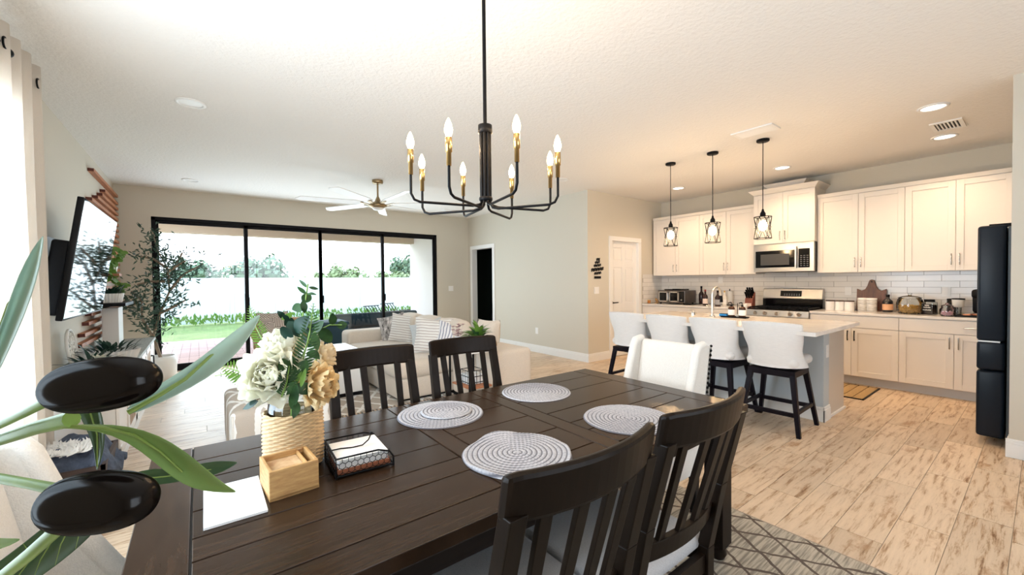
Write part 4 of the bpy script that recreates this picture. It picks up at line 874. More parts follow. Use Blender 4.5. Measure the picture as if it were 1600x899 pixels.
# ---- bar stools
def make_stool():
    t = thing('bar_stool', 'x', 'bar stool', (0, 0, 0), group='white upholstered swivel stools')   # faces +x
    for sx in (-1, 1):
        for sy in (-1, 1):
            a, b = .165, .25
            M().hexa([(sx*b-.019, sy*b*.95-.016, 0), (sx*b+.019, sy*b*.95-.016, 0), (sx*b+.019, sy*b*.95+.016, 0), (sx*b-.019, sy*b*.95+.016, 0), (sx*a-.022, sy*a-.022, .53), (sx*a+.022, sy*a-.022, .53), (sx*a+.022, sy*a+.022, .53), (sx*a-.022, sy*a+.022, .53)]).build('leg', 'darkleg', t, bevel=.003)
    for (z, q) in ((.20, .222), (.20, .222)):
        pass
    r = .220
    M().box((-r, -r*.96-.012, .185), (r, -r*.96+.012, .215)).build('stretcher', 'darkleg', t); M().box((-r, r*.96-.012, .185), (r, r*.96+.012, .215)).build('stretcher', 'darkleg', t)
    M().box((-r-.012, -r*.96, .160), (-r+.012, r*.96, .195)).build('stretcher', 'darkleg', t); M().box((r-.012, -r*.96, .160), (r+.012, r*.96, .195)).build('stretcher', 'darkleg', t)
    M().box((-.19, -.19, .49), (.19, .19, .545)).build('apron', 'darkleg', t, bevel=.004); M().cyl((0, 0, .545), (0, 0, .568), .13).build('swivel_plate', 'black', t)
    M().rb((-.20, -.205, .568), (.275, .205, .655), .042, n=4, puff=.05).build('seat', 'stoolfab', t)
    # wrap-around back: flares at the top, waist in the middle, hugs the seat at the bottom
    def back(off):
        def fn(u, v):
            a = (u-.5)*2; zb, zt = .572, .978-.018*a*a
            z = zb+(zt-zb)*v
            w = .228-.026*math.exp(-((v-.35)/.22)**2)+.0*v
            spread = 1.0-.38*math.exp(-((v-.62)/.42)**2)+.02*v   # how far round the seat it wraps
            ang = a*math.radians(92)*(.62+.38*(1-v)**1.5)
            y = (w+off)*math.sin(ang)/math.sin(math.radians(92)*(.62+.38*(1-v)**1.5) if math.radians(92)*(.62+.38*(1-v)**1.5) < PI/2 else PI/2)
            x = -.225*math.cos(ang)*1.0-off-.045*v+.0
            return (x, y, z)
        return fn
    m = M(); g1, g2 = back(.018), back(-.022); nu, nv = 25, 14
    m.grid(g1, nu, nv).grid(lambda u, v: g2(1-u, v), nu, nv)
    k = nu*nv
    for i in range(nu-1):
        for j in (0, nv-1): m.f.append((i*nv+j, (i+1)*nv+j, k+(nu-2-i)*nv+j, k+(nu-1-i)*nv+j)); m.sm.append(True)
    for j in range(nv-1):
        for i in (0, nu-1): m.f.append((i*nv+j, i*nv+j+1, k+(nu-1-i)*nv+j+1, k+(nu-1-i)*nv+j)); m.sm.append(True)
    bk_ = m.build('backrest', 'stoolfab', t)
    m = M()
    for i in range(26):
        u = (i+.5)/26; p = g1(u, .985); q = g2(u, .985); m.sph(((p[0]*.7+q[0]*.3), (p[1]*.7+q[1]*.3), p[2]+.002), .0055, n=3)
    m.build('nailhead_trim', 'nickel', bk_)
    return t
MT['darkleg'] = mat('black_plum_wood', (.008, .006, .010), .38, spec=.12)
st0 = make_stool(); st0.location = (4.262, 1.515, 0); st0.rotation_euler.z = .03; st0['label'] = 'nearest white bar stool, at the near end of the island'
for y, rz, lb in ((2.035, -.03, 'second white bar stool from the near end, in front of the tap'), (2.56, .02, 'third white bar stool, left of the tap'), (3.085, .05, 'farthest white bar stool, nearest the pantry door')):
    dup(st0, (4.262, y, 0), rz, lb)
# ---- pendants
def make_pendant(L=.78):
    t = thing('pendant_light', 'x', 'pendant light', (0, 0, H), group='cage pendants over the island')
    M().lathe([(.001, 0), (.062, 0), (.062, -.018), (.055, -.024), (.001, -.024)][::-1], n=24).build('canopy', 'black', t)
    M().cyl((0, 0, -.02), (0, 0, -.76), .0042, n=6).build('cord', 'black', t)
    M().lathe([(.008, -.74), (.014, -.765), (.026, -.785), (.028, -.82), (.001, -.82)], n=16).build('socket', 'black', t)
    z0, z1, r = -1.055, -.825, .083; m = M(); n_ = 6
    P_ = lambda a, z, rr=r: (rr*math.cos(a), rr*math.sin(a), z)
    for z in (z0, z1):
        pts = [P_(2*PI*k/24, z) for k in range(25)]; m.tube(pts, .0042, n=5, cap=False)
    for k in range(n_):
        a0 = 2*PI*k/n_; a1 = 2*PI*(k+.5)/n_; a2 = 2*PI*(k+1)/n_
        zm = (z0+z1)/2; m.tube([P_(a0, z0), P_(a1, zm, r*.86)], .0034, n=4).tube([P_(a2, z0), P_(a1, zm, r*.86)], .0034, n=4).tube([P_(a0, z1), P_(a1, zm, r*.86)], .0034, n=4).tube([P_(a2, z1), P_(a1, zm, r*.86)], .0034, n=4)
        m.tube([P_(a1, zm, r*.72), P_(a1, zm, r*1.05)], .003, n=4)
    for k in range(3): a = 2*PI*k/3; m.tube([(0, 0, z1+.01), P_(a, z1)], .0034, n=4)
    m.build('cage_shade', 'black', t)
    M().sph((0, 0, -.915), .042, n=10, sc=(1, 1, 1.35)).build('bulb', 'pbulb', t)
    return t
MT['pbulb'] = mat('pendant_bulb', (1, .85, .6), .3, emit=(1, .80, .48), estr=14)
pd = make_pendant(); PDS = [(4.83, 2.945, 'leftmost cage pendant, farthest along the island'), (4.83, 2.405, 'middle one of the three cage pendants over the island'), (4.83, 1.865, 'rightmost and nearest cage pendant over the island')]
pd.location = (PDS[0][0], PDS[0][1], H); pd['label'] = PDS[0][2]
for x, y, lb in PDS[1:]: dup(pd, (x, y, H), 0, lb)
for x, y, lb in PDS: lamp('pendant_glow', 'POINT', (x, y, H-.99), 26, (1, .66, .34), shadow_soft_size=.04)
# ---- sign on pantry wall: cut black metal words over a base bar
sg = thing('metal_word_sign', 'black cut-metal word sign on the tan wall left of the pantry door', 'sign', (5.33, YD, 1.42)); r_ = random.Random(4)
M().box((-.075, -.010, -.035), (.085, -.002, .005)).build('base_bar', 'black', sg)
rows2 = [(.055, .085, .042, .004), (.12, .155, .055, -.0), (.185, .09, .04, .0), (.235, .06, .04, .0), (.285, .045, .045, .02)]
for z, hw, hh, ox in rows2:
    m = M(); pts = []; n_ = int(hw*2/.011)
    for k in range(n_*4+1):
        t_ = k/4; u = -hw+2*hw*t_/n_; pts.append((ox+u+.007*math.sin(t_*PI*1.0), -.006, z+hh*.5*math.cos(t_*PI)*(1.0 if int(t_) % 3 else .6)+u*.10))
    m.tube(pts, .0075, n=4, flat=.6, up=(0, 1, 0)); m.build('lettering', 'black', sg)
# ============================================================ DINING
rug = thing('dining_rug', 'grey-beige distressed diamond rug under the dining table', 'rug', (1.3, 1.0, .0))
M().box((.12, -.60, .001), (2.47, 2.15, .009)).build('pile', 'rug1', rug, world=True)
M().box((.105, -.615, .0005), (2.485, 2.165, .006)).build('binding', mat('taupe_binding', (.36, .30, .24), .9), rug, world=True)
TX0, TX1, TY0, TY1, TZ = -.14, 2.085, .865, 1.911, .76
tb = thing('dining_table', 'large dark espresso plank dining table', 'dining table', (.97, 1.39, 0))
M().box((TX0+.004, TY0+.004, TZ-.040), (TX1-.004, TY1-.004, TZ-.006)).build('under_slab', 'groove', tb, world=True)
def board(x0, x1, y0, y1, cross=False, e=.0022):
    M().box((x0+e, y0+e, TZ-.038), (x1-e, y1-e, TZ)).build('plank', 'tablex' if cross else 'table', tb, world=True, bevel=.0022)
board(TX0, -.024, TY0, TY1, True); board(1.966, TX1, TY0, TY1, True)
for a, b in ((.704, .782), (1.160, 1.238)): board(a, b, TY0, TY1, True)
ys = [TY0, .968, 1.120, 1.222, 1.368, 1.582, 1.755, TY1]
for i in range(7): board(-.024, .704, ys[i], ys[i+1]); board(1.238, 1.966, ys[i], ys[i+1])
yc = [TY0, 1.02, 1.217, 1.405, 1.60, 1.76, TY1]
for i in range(6): board(.782, 1.160, yc[i], yc[i+1])
m = M(); i_ = .055
for a, b in (((TX0+i_, TY0+i_), (TX1-i_, TY0+i_+.022)), ((TX0+i_, TY1-i_-.022), (TX1-i_, TY1-i_)), ((TX0+i_, TY0+i_), (TX0+i_+.022, TY1-i_)), ((TX1-i_-.022, TY0+i_), (TX1-i_, TY1-i_))): m.box((*a, TZ-.125), (*b, TZ-.041))
m.build('apron', 'espresso', tb, world=True, bevel=.003)
for cx, cy in ((TX0+.10, TY0+.10), (TX0+.10, TY1-.10), (TX1-.10, TY0+.10), (TX1-.10, TY1-.10)):
    M().box((cx-.045, cy-.045, .08), (cx+.045, cy+.045, TZ-.041)).lathe([(.001, .010), (.030, .010), (.040, .035), (.034, .06), (.048, .08)], c=(cx, cy, 0), n=16).build('leg', 'espresso', tb, world=True, bevel=.003)
# ---- slat-back chairs; local frame: sitter faces +y, origin on the floor under the seat centre
def make_chair():
    t = thing('dining_chair', 'x', 'chair', (0, 0, 0), group='dark slat-back dining chairs')
    w, d = .225, .20; sz = .47
    rake = lambda z: -d-.02-.12*max(0, (z-.45)/.55)**1.2*1.0-.0
    for sx in (-1, 1):
        # rear post runs to the crest
        ps = [(sx*(w-.022), -d-.035, 0), (sx*(w-.022), rake(.3), .30), (sx*(w-.022), rake(.47), .47), (sx*(w-.022), rake(.7), .70), (sx*(w-.026), rake(.95), .945)]
        m = M(); hx = .021; prev = None
        for a, b in zip(ps, ps[1:]):
            m.hexa([(a[0]-hx, a[1]-.019, a[2]), (a[0]+hx, a[1]-.019, a[2]), (a[0]+hx, a[1]+.019, a[2]), (a[0]-hx, a[1]+.019, a[2]), (b[0]-hx, b[1]-.019, b[2]), (b[0]+hx, b[1]-.019, b[2]), (b[0]+hx, b[1]+.019, b[2]), (b[0]-hx, b[1]+.019, b[2])])
        m.build('rear_leg', 'chairwood', t, bevel=.003)
        M().hexa([(sx*w-.017, d-.017, 0), (sx*w+.017, d-.017, 0), (sx*w+.017, d+.017, 0), (sx*w-.017, d+.017, 0), (sx*w-.021, d-.021, .44), (sx*w+.021, d-.021, .44), (sx*w+.021, d+.021, .44), (sx*w-.021, d+.021, .44)]).build('front_leg', 'chairwood', t, bevel=.003)
        M().box((sx*w-.011, -d, .19), (sx*w+.011, d, .222)).build('side_stretcher', 'chairwood', t)
        M().box((sx*w-.012, -d, .385), (sx*w+.012, d, .445)).build('side_rail', 'chairwood', t)
    M().box((-w, d-.012, .385), (w, d+.012, .445)).build('front_rail', 'chairwood', t); M().box((-w, -d-.03, .385), (w, -d-.006, .445)).build('rear_rail', 'chairwood', t)
    M().box((-w, -.012, .192), (w, .012, .220)).build('cross_stretcher', 'chairwood', t)
    M().rb((-w-.012, -d-.005, .445), (w+.012, d+.04, .495), .022, n=4, puff=.10).build('seat_cushion', 'greyseat', t)
    def curved(z0, z1, hw, th, bow, lean=.18, nm='crest_rail', n=16):
        m = M(); vs = []
        for i in range(n+1):
            u = -1+2*i/n; x = u*hw; zm = (z0+z1)/2
            yb = rake(zm)-bow*(1-u*u)+.012
            for (dy, z) in ((-th/2, z0), (th/2, z0), (th/2, z1), (-th/2, z1)): 
                vs.append((x, yb+dy-(z-zm)*lean, z-(.004*(abs(u) > .96))*(1 if z == z1 else -1)))
        fs = []
        for i in range(n):
            a = i*4
            for k in range(4): fs.append((a+k, a+(k+1) % 4, a+4+(k+1) % 4, a+4+k))
        fs += [(3, 2, 1, 0), (n*4, n*4+1, n*4+2, n*4+3)]
        m.add(vs, fs); return m.build(nm, 'chairwood', t, bevel=.011 if nm == 'crest_rail' else .003)
    curved(.925, 1.025, .222, .026, .045); curved(.575, .635, .198, .022, .030, nm='lower_rail')
    for i in range(4):
        u = (-.62+1.24*i/3); x = u*.2; y0 = rake(.6)-.030*(1-u*u)+.012; y1 = rake(.95)-.045*(1-u*u)+.012
        M().hexa([(x-.015, y0-.007, .61), (x+.015, y0-.007, .61), (x+.015, y0+.007, .61), (x-.015, y0+.007, .61), (x*1.06-.017, y1-.007, .95), (x*1.06+.017, y1-.007, .95), (x*1.06+.017, y1+.007, .95), (x*1.06-.017, y1+.007, .95)]).build('back_slat', 'chairwood', t, bevel=.002)
    return t
c0 = make_chair()
# near side: sitter faces +y (towards the table); the crest stands at about y .58
c0.location = (.640, .905, 0); c0.rotation_euler.z = math.radians(0); c0['label'] = 'dark slat-back chair in the foreground, left of the near pair'
dup(c0, (1.140, .915, 0), math.radians(0), 'dark slat-back chair in the foreground, right of the near pair')
dup(c0, (.715, 1.775, 0), math.radians(181), 'dark slat-back chair on the far side, nearer the flower vase')
dup(c0, (1.235, 1.785, 0), math.radians(177), 'dark slat-back chair on the far side, right of its twin')
# ---- upholstered wing chairs at the two ends; local frame: sitter faces -x, origin under seat centre
def make_wing():
    t = thing('upholstered_chair', 'x', 'chair', (0, 0, 0), group='cream upholstered end chairs')
    for sx in (-.22, .20):
        for sy in (-.21, .21): M().hexa([(sx-.016, sy-.016, 0), (sx+.016, sy-.016, 0), (sx+.016, sy+.016, 0), (sx-.016, sy+.016, 0), (sx-.022, sy-.022, .26), (sx+.022, sy-.022, .26), (sx+.022, sy+.022, .26), (sx-.022, sy+.022, .26)]).build('leg', 'black', t)
    M().rb((-.26, -.23, .24), (.25, .23, .40), .02).build('seat_frame', 'linen', t)
    M().rb((-.27, -.225, .39), (.18, .225, .49), .04, n=4, puff=.12).build('seat_cushion', 'linen', t)
    # tilted back slab with side wings
    T = Matrix.Translation((.17, 0, .40)) @ Matrix.Rotation(math.radians(11), 4, 'Y')
    M().rb((-.005, -.208, 0), (.075, .208, .585), .03, n=4, T=T).build('back_panel', 'linen', t)
    for sy in (-1, 1):
        m = M(); m.T = T
        n = 12; vs = []
        prof = [(0, -.20), (.15, -.13), (.30, -.085), (.45, -.065), (.53, -.055), (.565, -.040), (.585, .02)]
        pts = [(x_, sy*.214, z_) for z_, x_ in prof]
        m.tube([(x_, sy*.212, z_) for z_, x_ in prof], .026, n=10)
        q = [(x_, z_) for z_, x_ in prof]; 
        for (xa, za), (xb, zb) in zip(q, q[1:]):
            m.hexa([(xa, sy*.214-.022, za), (.07, sy*.214-.022, za), (.07, sy*.214+.022, za), (xa, sy*.214+.022, za), (xb, sy*.214-.022, zb), (.07, sy*.214-.022, zb), (.07, sy*.214+.022, zb), (xb, sy*.214+.022, zb)])
        w = m.build('wing', 'linen', t)
        m = M(); m.T = T
        for k in range(22): m.sph((.064, sy*.238, .02+.027*k), .0085, n=4)
        m.build('nailhead_trim', 'black', w)
    for q in (-.236, .222):
        m = M(); m.T = T; m.box((.052, q, .0), (.076, q+.014, .575)).build('back_trim', 'black', t)
    return t
w0 = make_wing(); w0.location = (2.06, 1.445, 0); w0['label'] = 'cream wing-backed end chair with black nailheads at the far end of the table'
w1 = dup(w0, (-.135, 1.385, 0), PI, 'cream wing-backed end chair at the left edge, behind the olives')
# ---- placemats
def placemat(x, y, r, lb, z=TZ, rings=11, ruff=0, seed=0):
    me = M(); nr = rings*4; na = 180
    vs = [(0, 0, .006)]; fs = []
    for i in range(1, nr+1):
        rr = r*i/nr
        for k in range(na):
            a = 2*PI*k/na; ph = (i % 4)/4; tw = math.sin(a*rr/r*rings*3.6*2+ (i//4)*1.3+ph*3)
            bump = abs(math.sin(PI*(i/4)))*.0022+.0010*tw*(1 if ph else .2)
            e = 1.0+ (ruff*(.5+.5*math.sin(2*a+seed))*math.sin(5*a+seed)*(i/nr)**3 if ruff else 0)
            lift = (.010*ruff*20*max(0, math.sin(3*a+seed))*(i/nr)**6 if ruff else 0)
            vs.append((rr*e*math.cos(a), rr*e*math.sin(a), .0040+bump+lift if i < nr else .001))
    for k in range(na): fs.append((0, 1+k, 1+(k+1) % na))
    for i in range(nr-1):
        for k in range(na): a = 1+i*na; fs.append((a+k, a+na+k, a+na+(k+1) % na, a+(k+1) % na))
    me.add(vs, fs, True); o = me.build('placemat', 'mat_'); o.location = (x, y, z+.0005); o.rotation_euler.z = seed
    return tag(o, lb, 'placemat', 'grey and white braided round placemats')
def ring_mat():
    m = MT['mat_']; n, l, b = nodes_of(m)
    t = n.new('ShaderNodeTexCoord'); ln = n.new('ShaderNodeVectorMath'); ln.operation = 'LENGTH'; l.new(t.outputs['Object'], ln.inputs[0])
    mu = n.new('ShaderNodeMath'); mu.operation = 'MULTIPLY'; mu.inputs[1].default_value = 11/.19; l.new(ln.outputs['Value'], mu.inputs[0])
    fr = n.new('ShaderNodeMath'); fr.operation = 'FRACT'; l.new(mu.outputs[0], fr.inputs[0])
    sb = n.new('ShaderNodeMath'); sb.operation = 'SUBTRACT'; sb.inputs[1].default_value = .5; l.new(fr.outputs[0], sb.inputs[0])
    ab = n.new('ShaderNodeMath'); ab.operation = 'ABSOLUTE'; l.new(sb.outputs[0], ab.inputs[0])
    gt = n.new('ShaderNodeMapRange'); gt.inputs[1].default_value = .30; gt.inputs[2].default_value = .46; l.new(ab.outputs[0], gt.inputs[0])
    src = b.inputs['Base Color'].links[0].from_socket
    mx = n.new('ShaderNodeMix'); mx.data_type = 'RGBA'; l.new(gt.outputs[0], mx.inputs[0]); l.new(src, mx.inputs[6]); mx.inputs[7].default_value = (.10, .10, .12, 1); l.new(mx.outputs[2], b.inputs['Base Color'])
ring_mat()
placemat(.865, 1.668, .192, 'large round braided placemat under the small one, by the far left chair')
placemat(.895, 1.672, .115, 'small round braided mat stacked on the large placemat', z=TZ+.008, rings=7, seed=.5)
placemat(1.437, 1.67, .184, 'round braided placemat near the far right corner chair')
placemat(.872, 1.118, .190, 'round braided placemat with wavy rim behind the front left chair', ruff=.05, seed=1.3)
placemat(1.465, 1.095, .192, 'round braided placemat behind the front right chair')
# ---- white tile card, wooden box, napkin basket
def oriented(p0, p1): return math.atan2(p1[1]-p0[1], p1[0]-p0[0])
wc = M().box((-.0, -.0, 0), (.136, .240, .007)).build('white_card', 'chwhite', bevel=.001); wc.location = (.0, 1.243, TZ+.0005); wc.rotation_euler.z = -.01
tag(wc, 'plain white square card lying at the left end of the table', 'card')
wb = thing('wooden_box', 'small open raw wood organiser box in front of the wicker vase', 'box', (.205, 1.365, TZ+.0005), rz=.06)
bw, bd, bh = .064, .070, .083; m = M()
m.box((-bw, -bd, 0), (bw, bd, .008)); m.build('bottom', 'rawwood', wb)
for nm, a, b in (('front_panel', (-bw, -bd, 0), (bw, -bd+.009, bh)), ('rear_panel', (-bw, bd-.009, 0), (bw, bd, bh)), ('side_panel', (-bw, -bd+.009, 0), (-bw+.009, bd-.009, bh)), ('side_panel', (bw-.009, -bd+.009, 0), (bw, bd-.009, bh)), ('divider', (bw-.030, -bd+.009, .008), (bw-.024, bd-.009, bh-.006))): M().box(a, b).build(nm, 'rawwood', wb, bevel=.002)
M().box((-bw+.010, -bd+.010, .008), (bw-.031, bd-.010, bh-.018)).build('inner_block', mat('pale_inner_wood', (.72, .52, .30), .7, var=.4, vscale=18, col2=(.48, .26, .12)), wb)
nb = thing('napkin_basket', 'black wire napkin holder with hexagon mesh sides', 'napkin holder', (.418, 1.40, TZ+.0005), rz=-.06)
hx_, hy_ = .088, .092; m = M(); rr = .0032
def rectpath(z): return [(-hx_, -hy_, z), (hx_, -hy_, z), (hx_, hy_, z), (-hx_, hy_, z), (-hx_, -hy_, z)]
side = lambda y: [(-hx_, y, .006), (-hx_, y, .062), (hx_*.45, y, .062), (hx_*.85, y, .050), (hx_, y, .030), (hx_, y, .006)]
for y in (-hy_, hy_): m.tube(side(y), rr, n=6); m.tube([(-hx_, y, .006), (hx_, y, .006)], rr, n=6)
m.tube([(-hx_, -hy_, .062), (-hx_, hy_, .062)], rr, n=6).tube([(-hx_, -hy_, .006), (-hx_, hy_, .006)], rr, n=6).tube([(hx_, -hy_, .006), (hx_, hy_, .006)], rr, n=6)
for c in ((-hx_, -hy_), (hx_, -hy_), (hx_, hy_), (-hx_, hy_)): m.cyl((*c, 0), (*c, .008), .0035, n=6)
m.build('wire_frame', 'black', nb)
def hexmesh(fn, W_, H_, s=.0105):
    m = M(); nx = int(W_/(s*1.732))+2; ny = int(H_/(s*1.5))+2
    for j in range(ny):
        for i in range(nx):
            cx = i*s*1.732+(s*.866 if j % 2 else 0); cy = j*s*1.5
            P_ = [(cx+s*math.sin(a), cy+s*math.cos(a)) for a in [k*PI/3 for k in range(4)]]
            for a, b in zip(P_, P_[1:]):
                if all(0 <= q[0] <= W_ and 0 <= q[1] <= H_ for q in (a, b)): m.cyl(fn(*a), fn(*b), .0011, n=4, cap=False)
    return m
for y in (-hy_, hy_): hexmesh(lambda u, v, y=y: (-hx_+u, y, .006+v), 2*hx_*.93, .054).build('wire_mesh', 'black', nb)
hexmesh(lambda u, v: (-hx_, -hy_+u, .006+v), 2*hy_, .056).build('wire_mesh', 'black', nb)
arm = [(-hx_+.004, .0, .058), (-.055, .005, .056), (-.02, .0, .053), (.01, -.012, .058), (.03, -.012, .072), (.040, -.004, .086)]
m = M().tube([(-hx_, 0, .062)]+arm[0:], .0022, n=6); m.sph((.041, -.003, .088), .0065, n=5); m.build('weight_arm', 'black', nb)
M().box((-.082, -.085, .008), (.080, .085, .022)).build('base_plate', mat('rust_tray', (.34, .11, .05), .5), nb)
for k in range(9):
    o = M().box((-.079, -.080, .0225+k*.0033), (.074, .080, .0225+k*.0033+.0028)).build('paper_napkin', 'chwhite', bevel=.0008)
    o.location = nb.location; o.rotation_euler.z = -.06+random.uniform(-.02, .02)
    tag(o, 'one of the white paper napkins stacked in the wire holder', 'napkin', 'white napkins in the wire holder')
# ---- vase: glass jar in a wicker sleeve
VX, VY = .245, 1.52; VZ = TZ+.0005
vs_ = thing('flower_vase', 'glass jar vase in a woven wicker sleeve on the table', 'vase', (VX, VY, VZ))
R0 = .085; rows_n = 30; stakes = 26
def weave(u, v):
    a = 2*PI*u; row = v*rows_n; k = int(row); ph = 1 if k % 2 else -1
    bulge = R0*(1+.035*math.sin(PI*v))
    r = bulge+.0028*abs(math.sin(PI*row))*(1)+.0026*ph*math.sin(a*stakes/2)
    return (r*math.cos(a), r*math.sin(a), .004+.180*v)
M().grid(weave, 208, rows_n*4+1, wrap=True).build('wicker_sleeve', 'wicker', vs_)
M().lathe([(.001, .002), (R0-.006, .002), (R0-.006, .01)], n=30).build('sleeve_base', 'wicker', vs_)
M().lathe([(.001, .010), (R0-.010, .012), (R0-.008, .175), (R0-.010, .195), (.070, .222), (.052, .238), (.044, .245), (.043, .285), (.047, .290), (.041, .288), (.039, .245)], n=32).build('glass_jar', 'glass', vs_)
MT['stone'] = mat('dark_pebble', (.06, .055, .05), .6, var=.5, vscale=30)
# ---- bouquet
def petal_mesh(L, Wd, cup, n=6):
    m = M()
    def fn(u, v):
        t = v; w = Wd*(math.sin(PI*min(1, .12+.80*t))**.7)*(1.0 if t < .93 else .86); x = (u-.5)*2
        z = cup*L*(1.15*t*t)-.28*cup*L*x*x*t*-1.0; ruff = .05*L*math.sin(x*9)*t**3
        return (x*w*.5, L*t-(.14*L*x*x*t), z*.55+ruff)
    m.grid(fn, 7, n); return m.mesh('petal')
def peony(px, py, dz, R, matk, lb, face, dens=1.0):
    p = dep(px, py, dz); t = thing('peony', lb, 'flower', p, group='peonies in the vase')
    f = Vector(face).normalized(); q = f.to_track_quat('Z', 'Y').to_matrix().to_4x4(); cnt = 0
    inv = Matrix.Identity(4); rnd = random.Random(int(px))
    for ring, (n, tilt, L, cup, base_) in enumerate(((11, 2, 1.00, .5, -.02), (11, 16, .98, .6, .02), (10, 30, .92, .8, .04), (10, 43, .82, .9, .06), (9, 55, .68, 1.0, .09), (8, 66, .54, 1.0, .12), (6, 78, .40, .9, .16))):
        me = petal_mesh(R*L, R*.78*(1-.07*ring), cup); me.materials.append(MT[matk])
        for k in range(n):
            a = 2*PI*(k+.5*(ring % 2)+rnd.uniform(-.15, .15))/n
            T = q @ Matrix.Translation((0, 0, -R*.25+R*base_)) @ Matrix.Rotation(a, 4, 'Z') @ Matrix.Rotation(math.radians(tilt+rnd.uniform(-7, 7)), 4, 'X') @ Matrix.Scale(rnd.uniform(.9, 1.08), 4)
            o = bpy.data.objects.new('petal', me); COL.objects.link(o); o.parent = t; o.matrix_basis = T
    neck = Vector((VX, VY, VZ+.25)); s0 = p-f*R*.2; mid = (s0+neck)/2+Vector((0, 0, .0))
    M().tube([s0, mid, neck, Vector((VX+rnd.uniform(-.03, .03), VY+rnd.uniform(-.03, .03), VZ+.03))], .004, n=6).build('stem', 'stem', t, world=True)
    for k in range(3):
        a = 2*PI*k/3; e = q @ Vector((math.cos(a), math.sin(a), -.15)); M().leaf(s0, s0+e.to_3d()*R*.62, R*.4, f, n=4).build('sepal', 'leaf', t, world=True)
    return t
toE = lambda u, v, z: (EYE-dep(u, v, z)).normalized()
peony(424, 588, 1.17, .096, 'petalw', 'largest cream peony, low on the left of the bouquet', toE(424, 588, 1.17)+Vector((-.25, .1, .15)))
peony(440, 546, 1.22, .072, 'petalw', 'white peony at the top left of the bouquet', Vector((-.2, -.35, .9)))
peony(494, 602, 1.23, .076, 'petaly', 'golden peach peony on the right of the bouquet', Vector((.55, -.75, .15)))
peony(503, 556, 1.30, .056, 'petalp', 'small pale peach peony at the upper right of the bouquet', Vector((.8, -.3, .35)))
NECK = Vector((VX, VY, VZ+.24))
def spray(lb, name, pts, leaves, lm, stem_r=.0022, cat='foliage'):
    t = thing(name, lb, cat, tuple(NECK), group='greenery in the vase'); P_ = [Vector((VX+.01, VY, VZ+.05)), NECK]+[dep(*p) for p in pts]
    M().tube(P_, stem_r, n=5).build('stem', 'stem' if lm != 'leafdark' else 'bark', t, world=True)
    for (u0, v0, u1, v1, z, w) in leaves:
        a, b = dep(u0, v0, z), dep(u1, v1, z+random.uniform(-.03, .03)); nrm = (EYE-a).normalized()+Vector((random.uniform(-.4, .4), random.uniform(-.2, .2), random.uniform(-.1, .5)))
        M().leaf(a, b, w, nrm, bend=random.uniform(-.1, .25), n=7, shape=.9).build('leaf', lm, t, world=True)
    return t
spray('tall eucalyptus sprig with thin dark leaves rising above the vase', 'eucalyptus_sprig', [(456, 570, 1.27), (468, 520, 1.27), (476, 480, 1.27), (481, 444, 1.26)],
      [(481, 450, 467, 437, 1.26, .010), (482, 449, 498, 452, 1.26, .010), (479, 460, 464, 448, 1.26, .012), (480, 460, 495, 461, 1.26, .010), (474, 474, 484, 458, 1.26, .030), (475, 478, 456, 484, 1.26, .030), (472, 470, 476, 490, 1.26, .022)], 'leaf')
spray('dark round-leaved eucalyptus in the middle of the bouquet', 'eucalyptus_sprig', [(450, 580, 1.24), (452, 545, 1.24), (455, 505, 1.23)],
      [(456, 516, 440, 526, 1.20, .050), (450, 502, 468, 528, 1.22, .034), (462, 520, 484, 494, 1.21, .044), (455, 512, 447, 494, 1.26, .030), (470, 535, 460, 500, 1.26, .036), (445, 498, 433, 486, 1.27, .018), (452, 500, 440, 492, 1.25, .014)], 'leafdark')
spray('eucalyptus sprig leaning right with round dark leaves', 'eucalyptus_sprig', [(470, 560, 1.28), (490, 520, 1.30), (515, 508, 1.31), (534, 508, 1.31)],
      [(520, 508, 519, 489, 1.31, .026), (526, 510, 543, 507, 1.31, .028), (500, 512, 518, 536, 1.30, .040), (492, 518, 506, 502, 1.30, .028), (490, 520, 496, 549, 1.27, .026), (480, 550, 500, 562, 1.27, .03), (480, 520, 500, 540, 1.31, .03)], 'leaf')
spray('bright leafy stems hanging over the jar rim', 'leafy_stem', [(462, 600, 1.19), (463, 580, 1.18)],
      [(462, 590, 480, 562, 1.17, .038), (464, 600, 484, 615, 1.16, .036), (446, 612, 470, 575, 1.16, .020), (455, 640, 464, 600, 1.16, .026), (452, 585, 438, 560, 1.17, .034), (456, 580, 457, 556, 1.17, .020), (465, 628, 458, 655, 1.17, .022)], 'leaf')
spray('small drooping sprig below the big cream peony', 'leafy_stem', [(425, 610, 1.16), (402, 625, 1.14), (392, 632, 1.13)],
      [(404, 627, 379, 640, 1.12, .020), (400, 624, 390, 634, 1.12, .014)], 'leafdark')
spray('pale yellow-green leaves in the centre of the bouquet', 'leafy_stem', [(458, 600, 1.18), (462, 570, 1.18)], [(448, 618, 472, 580, 1.15, .016), (470, 606, 478, 575, 1.15, .014), (486, 512, 462, 500, 1.22, .022), (440, 500, 458, 488, 1.25, .02)], 'leaf2')
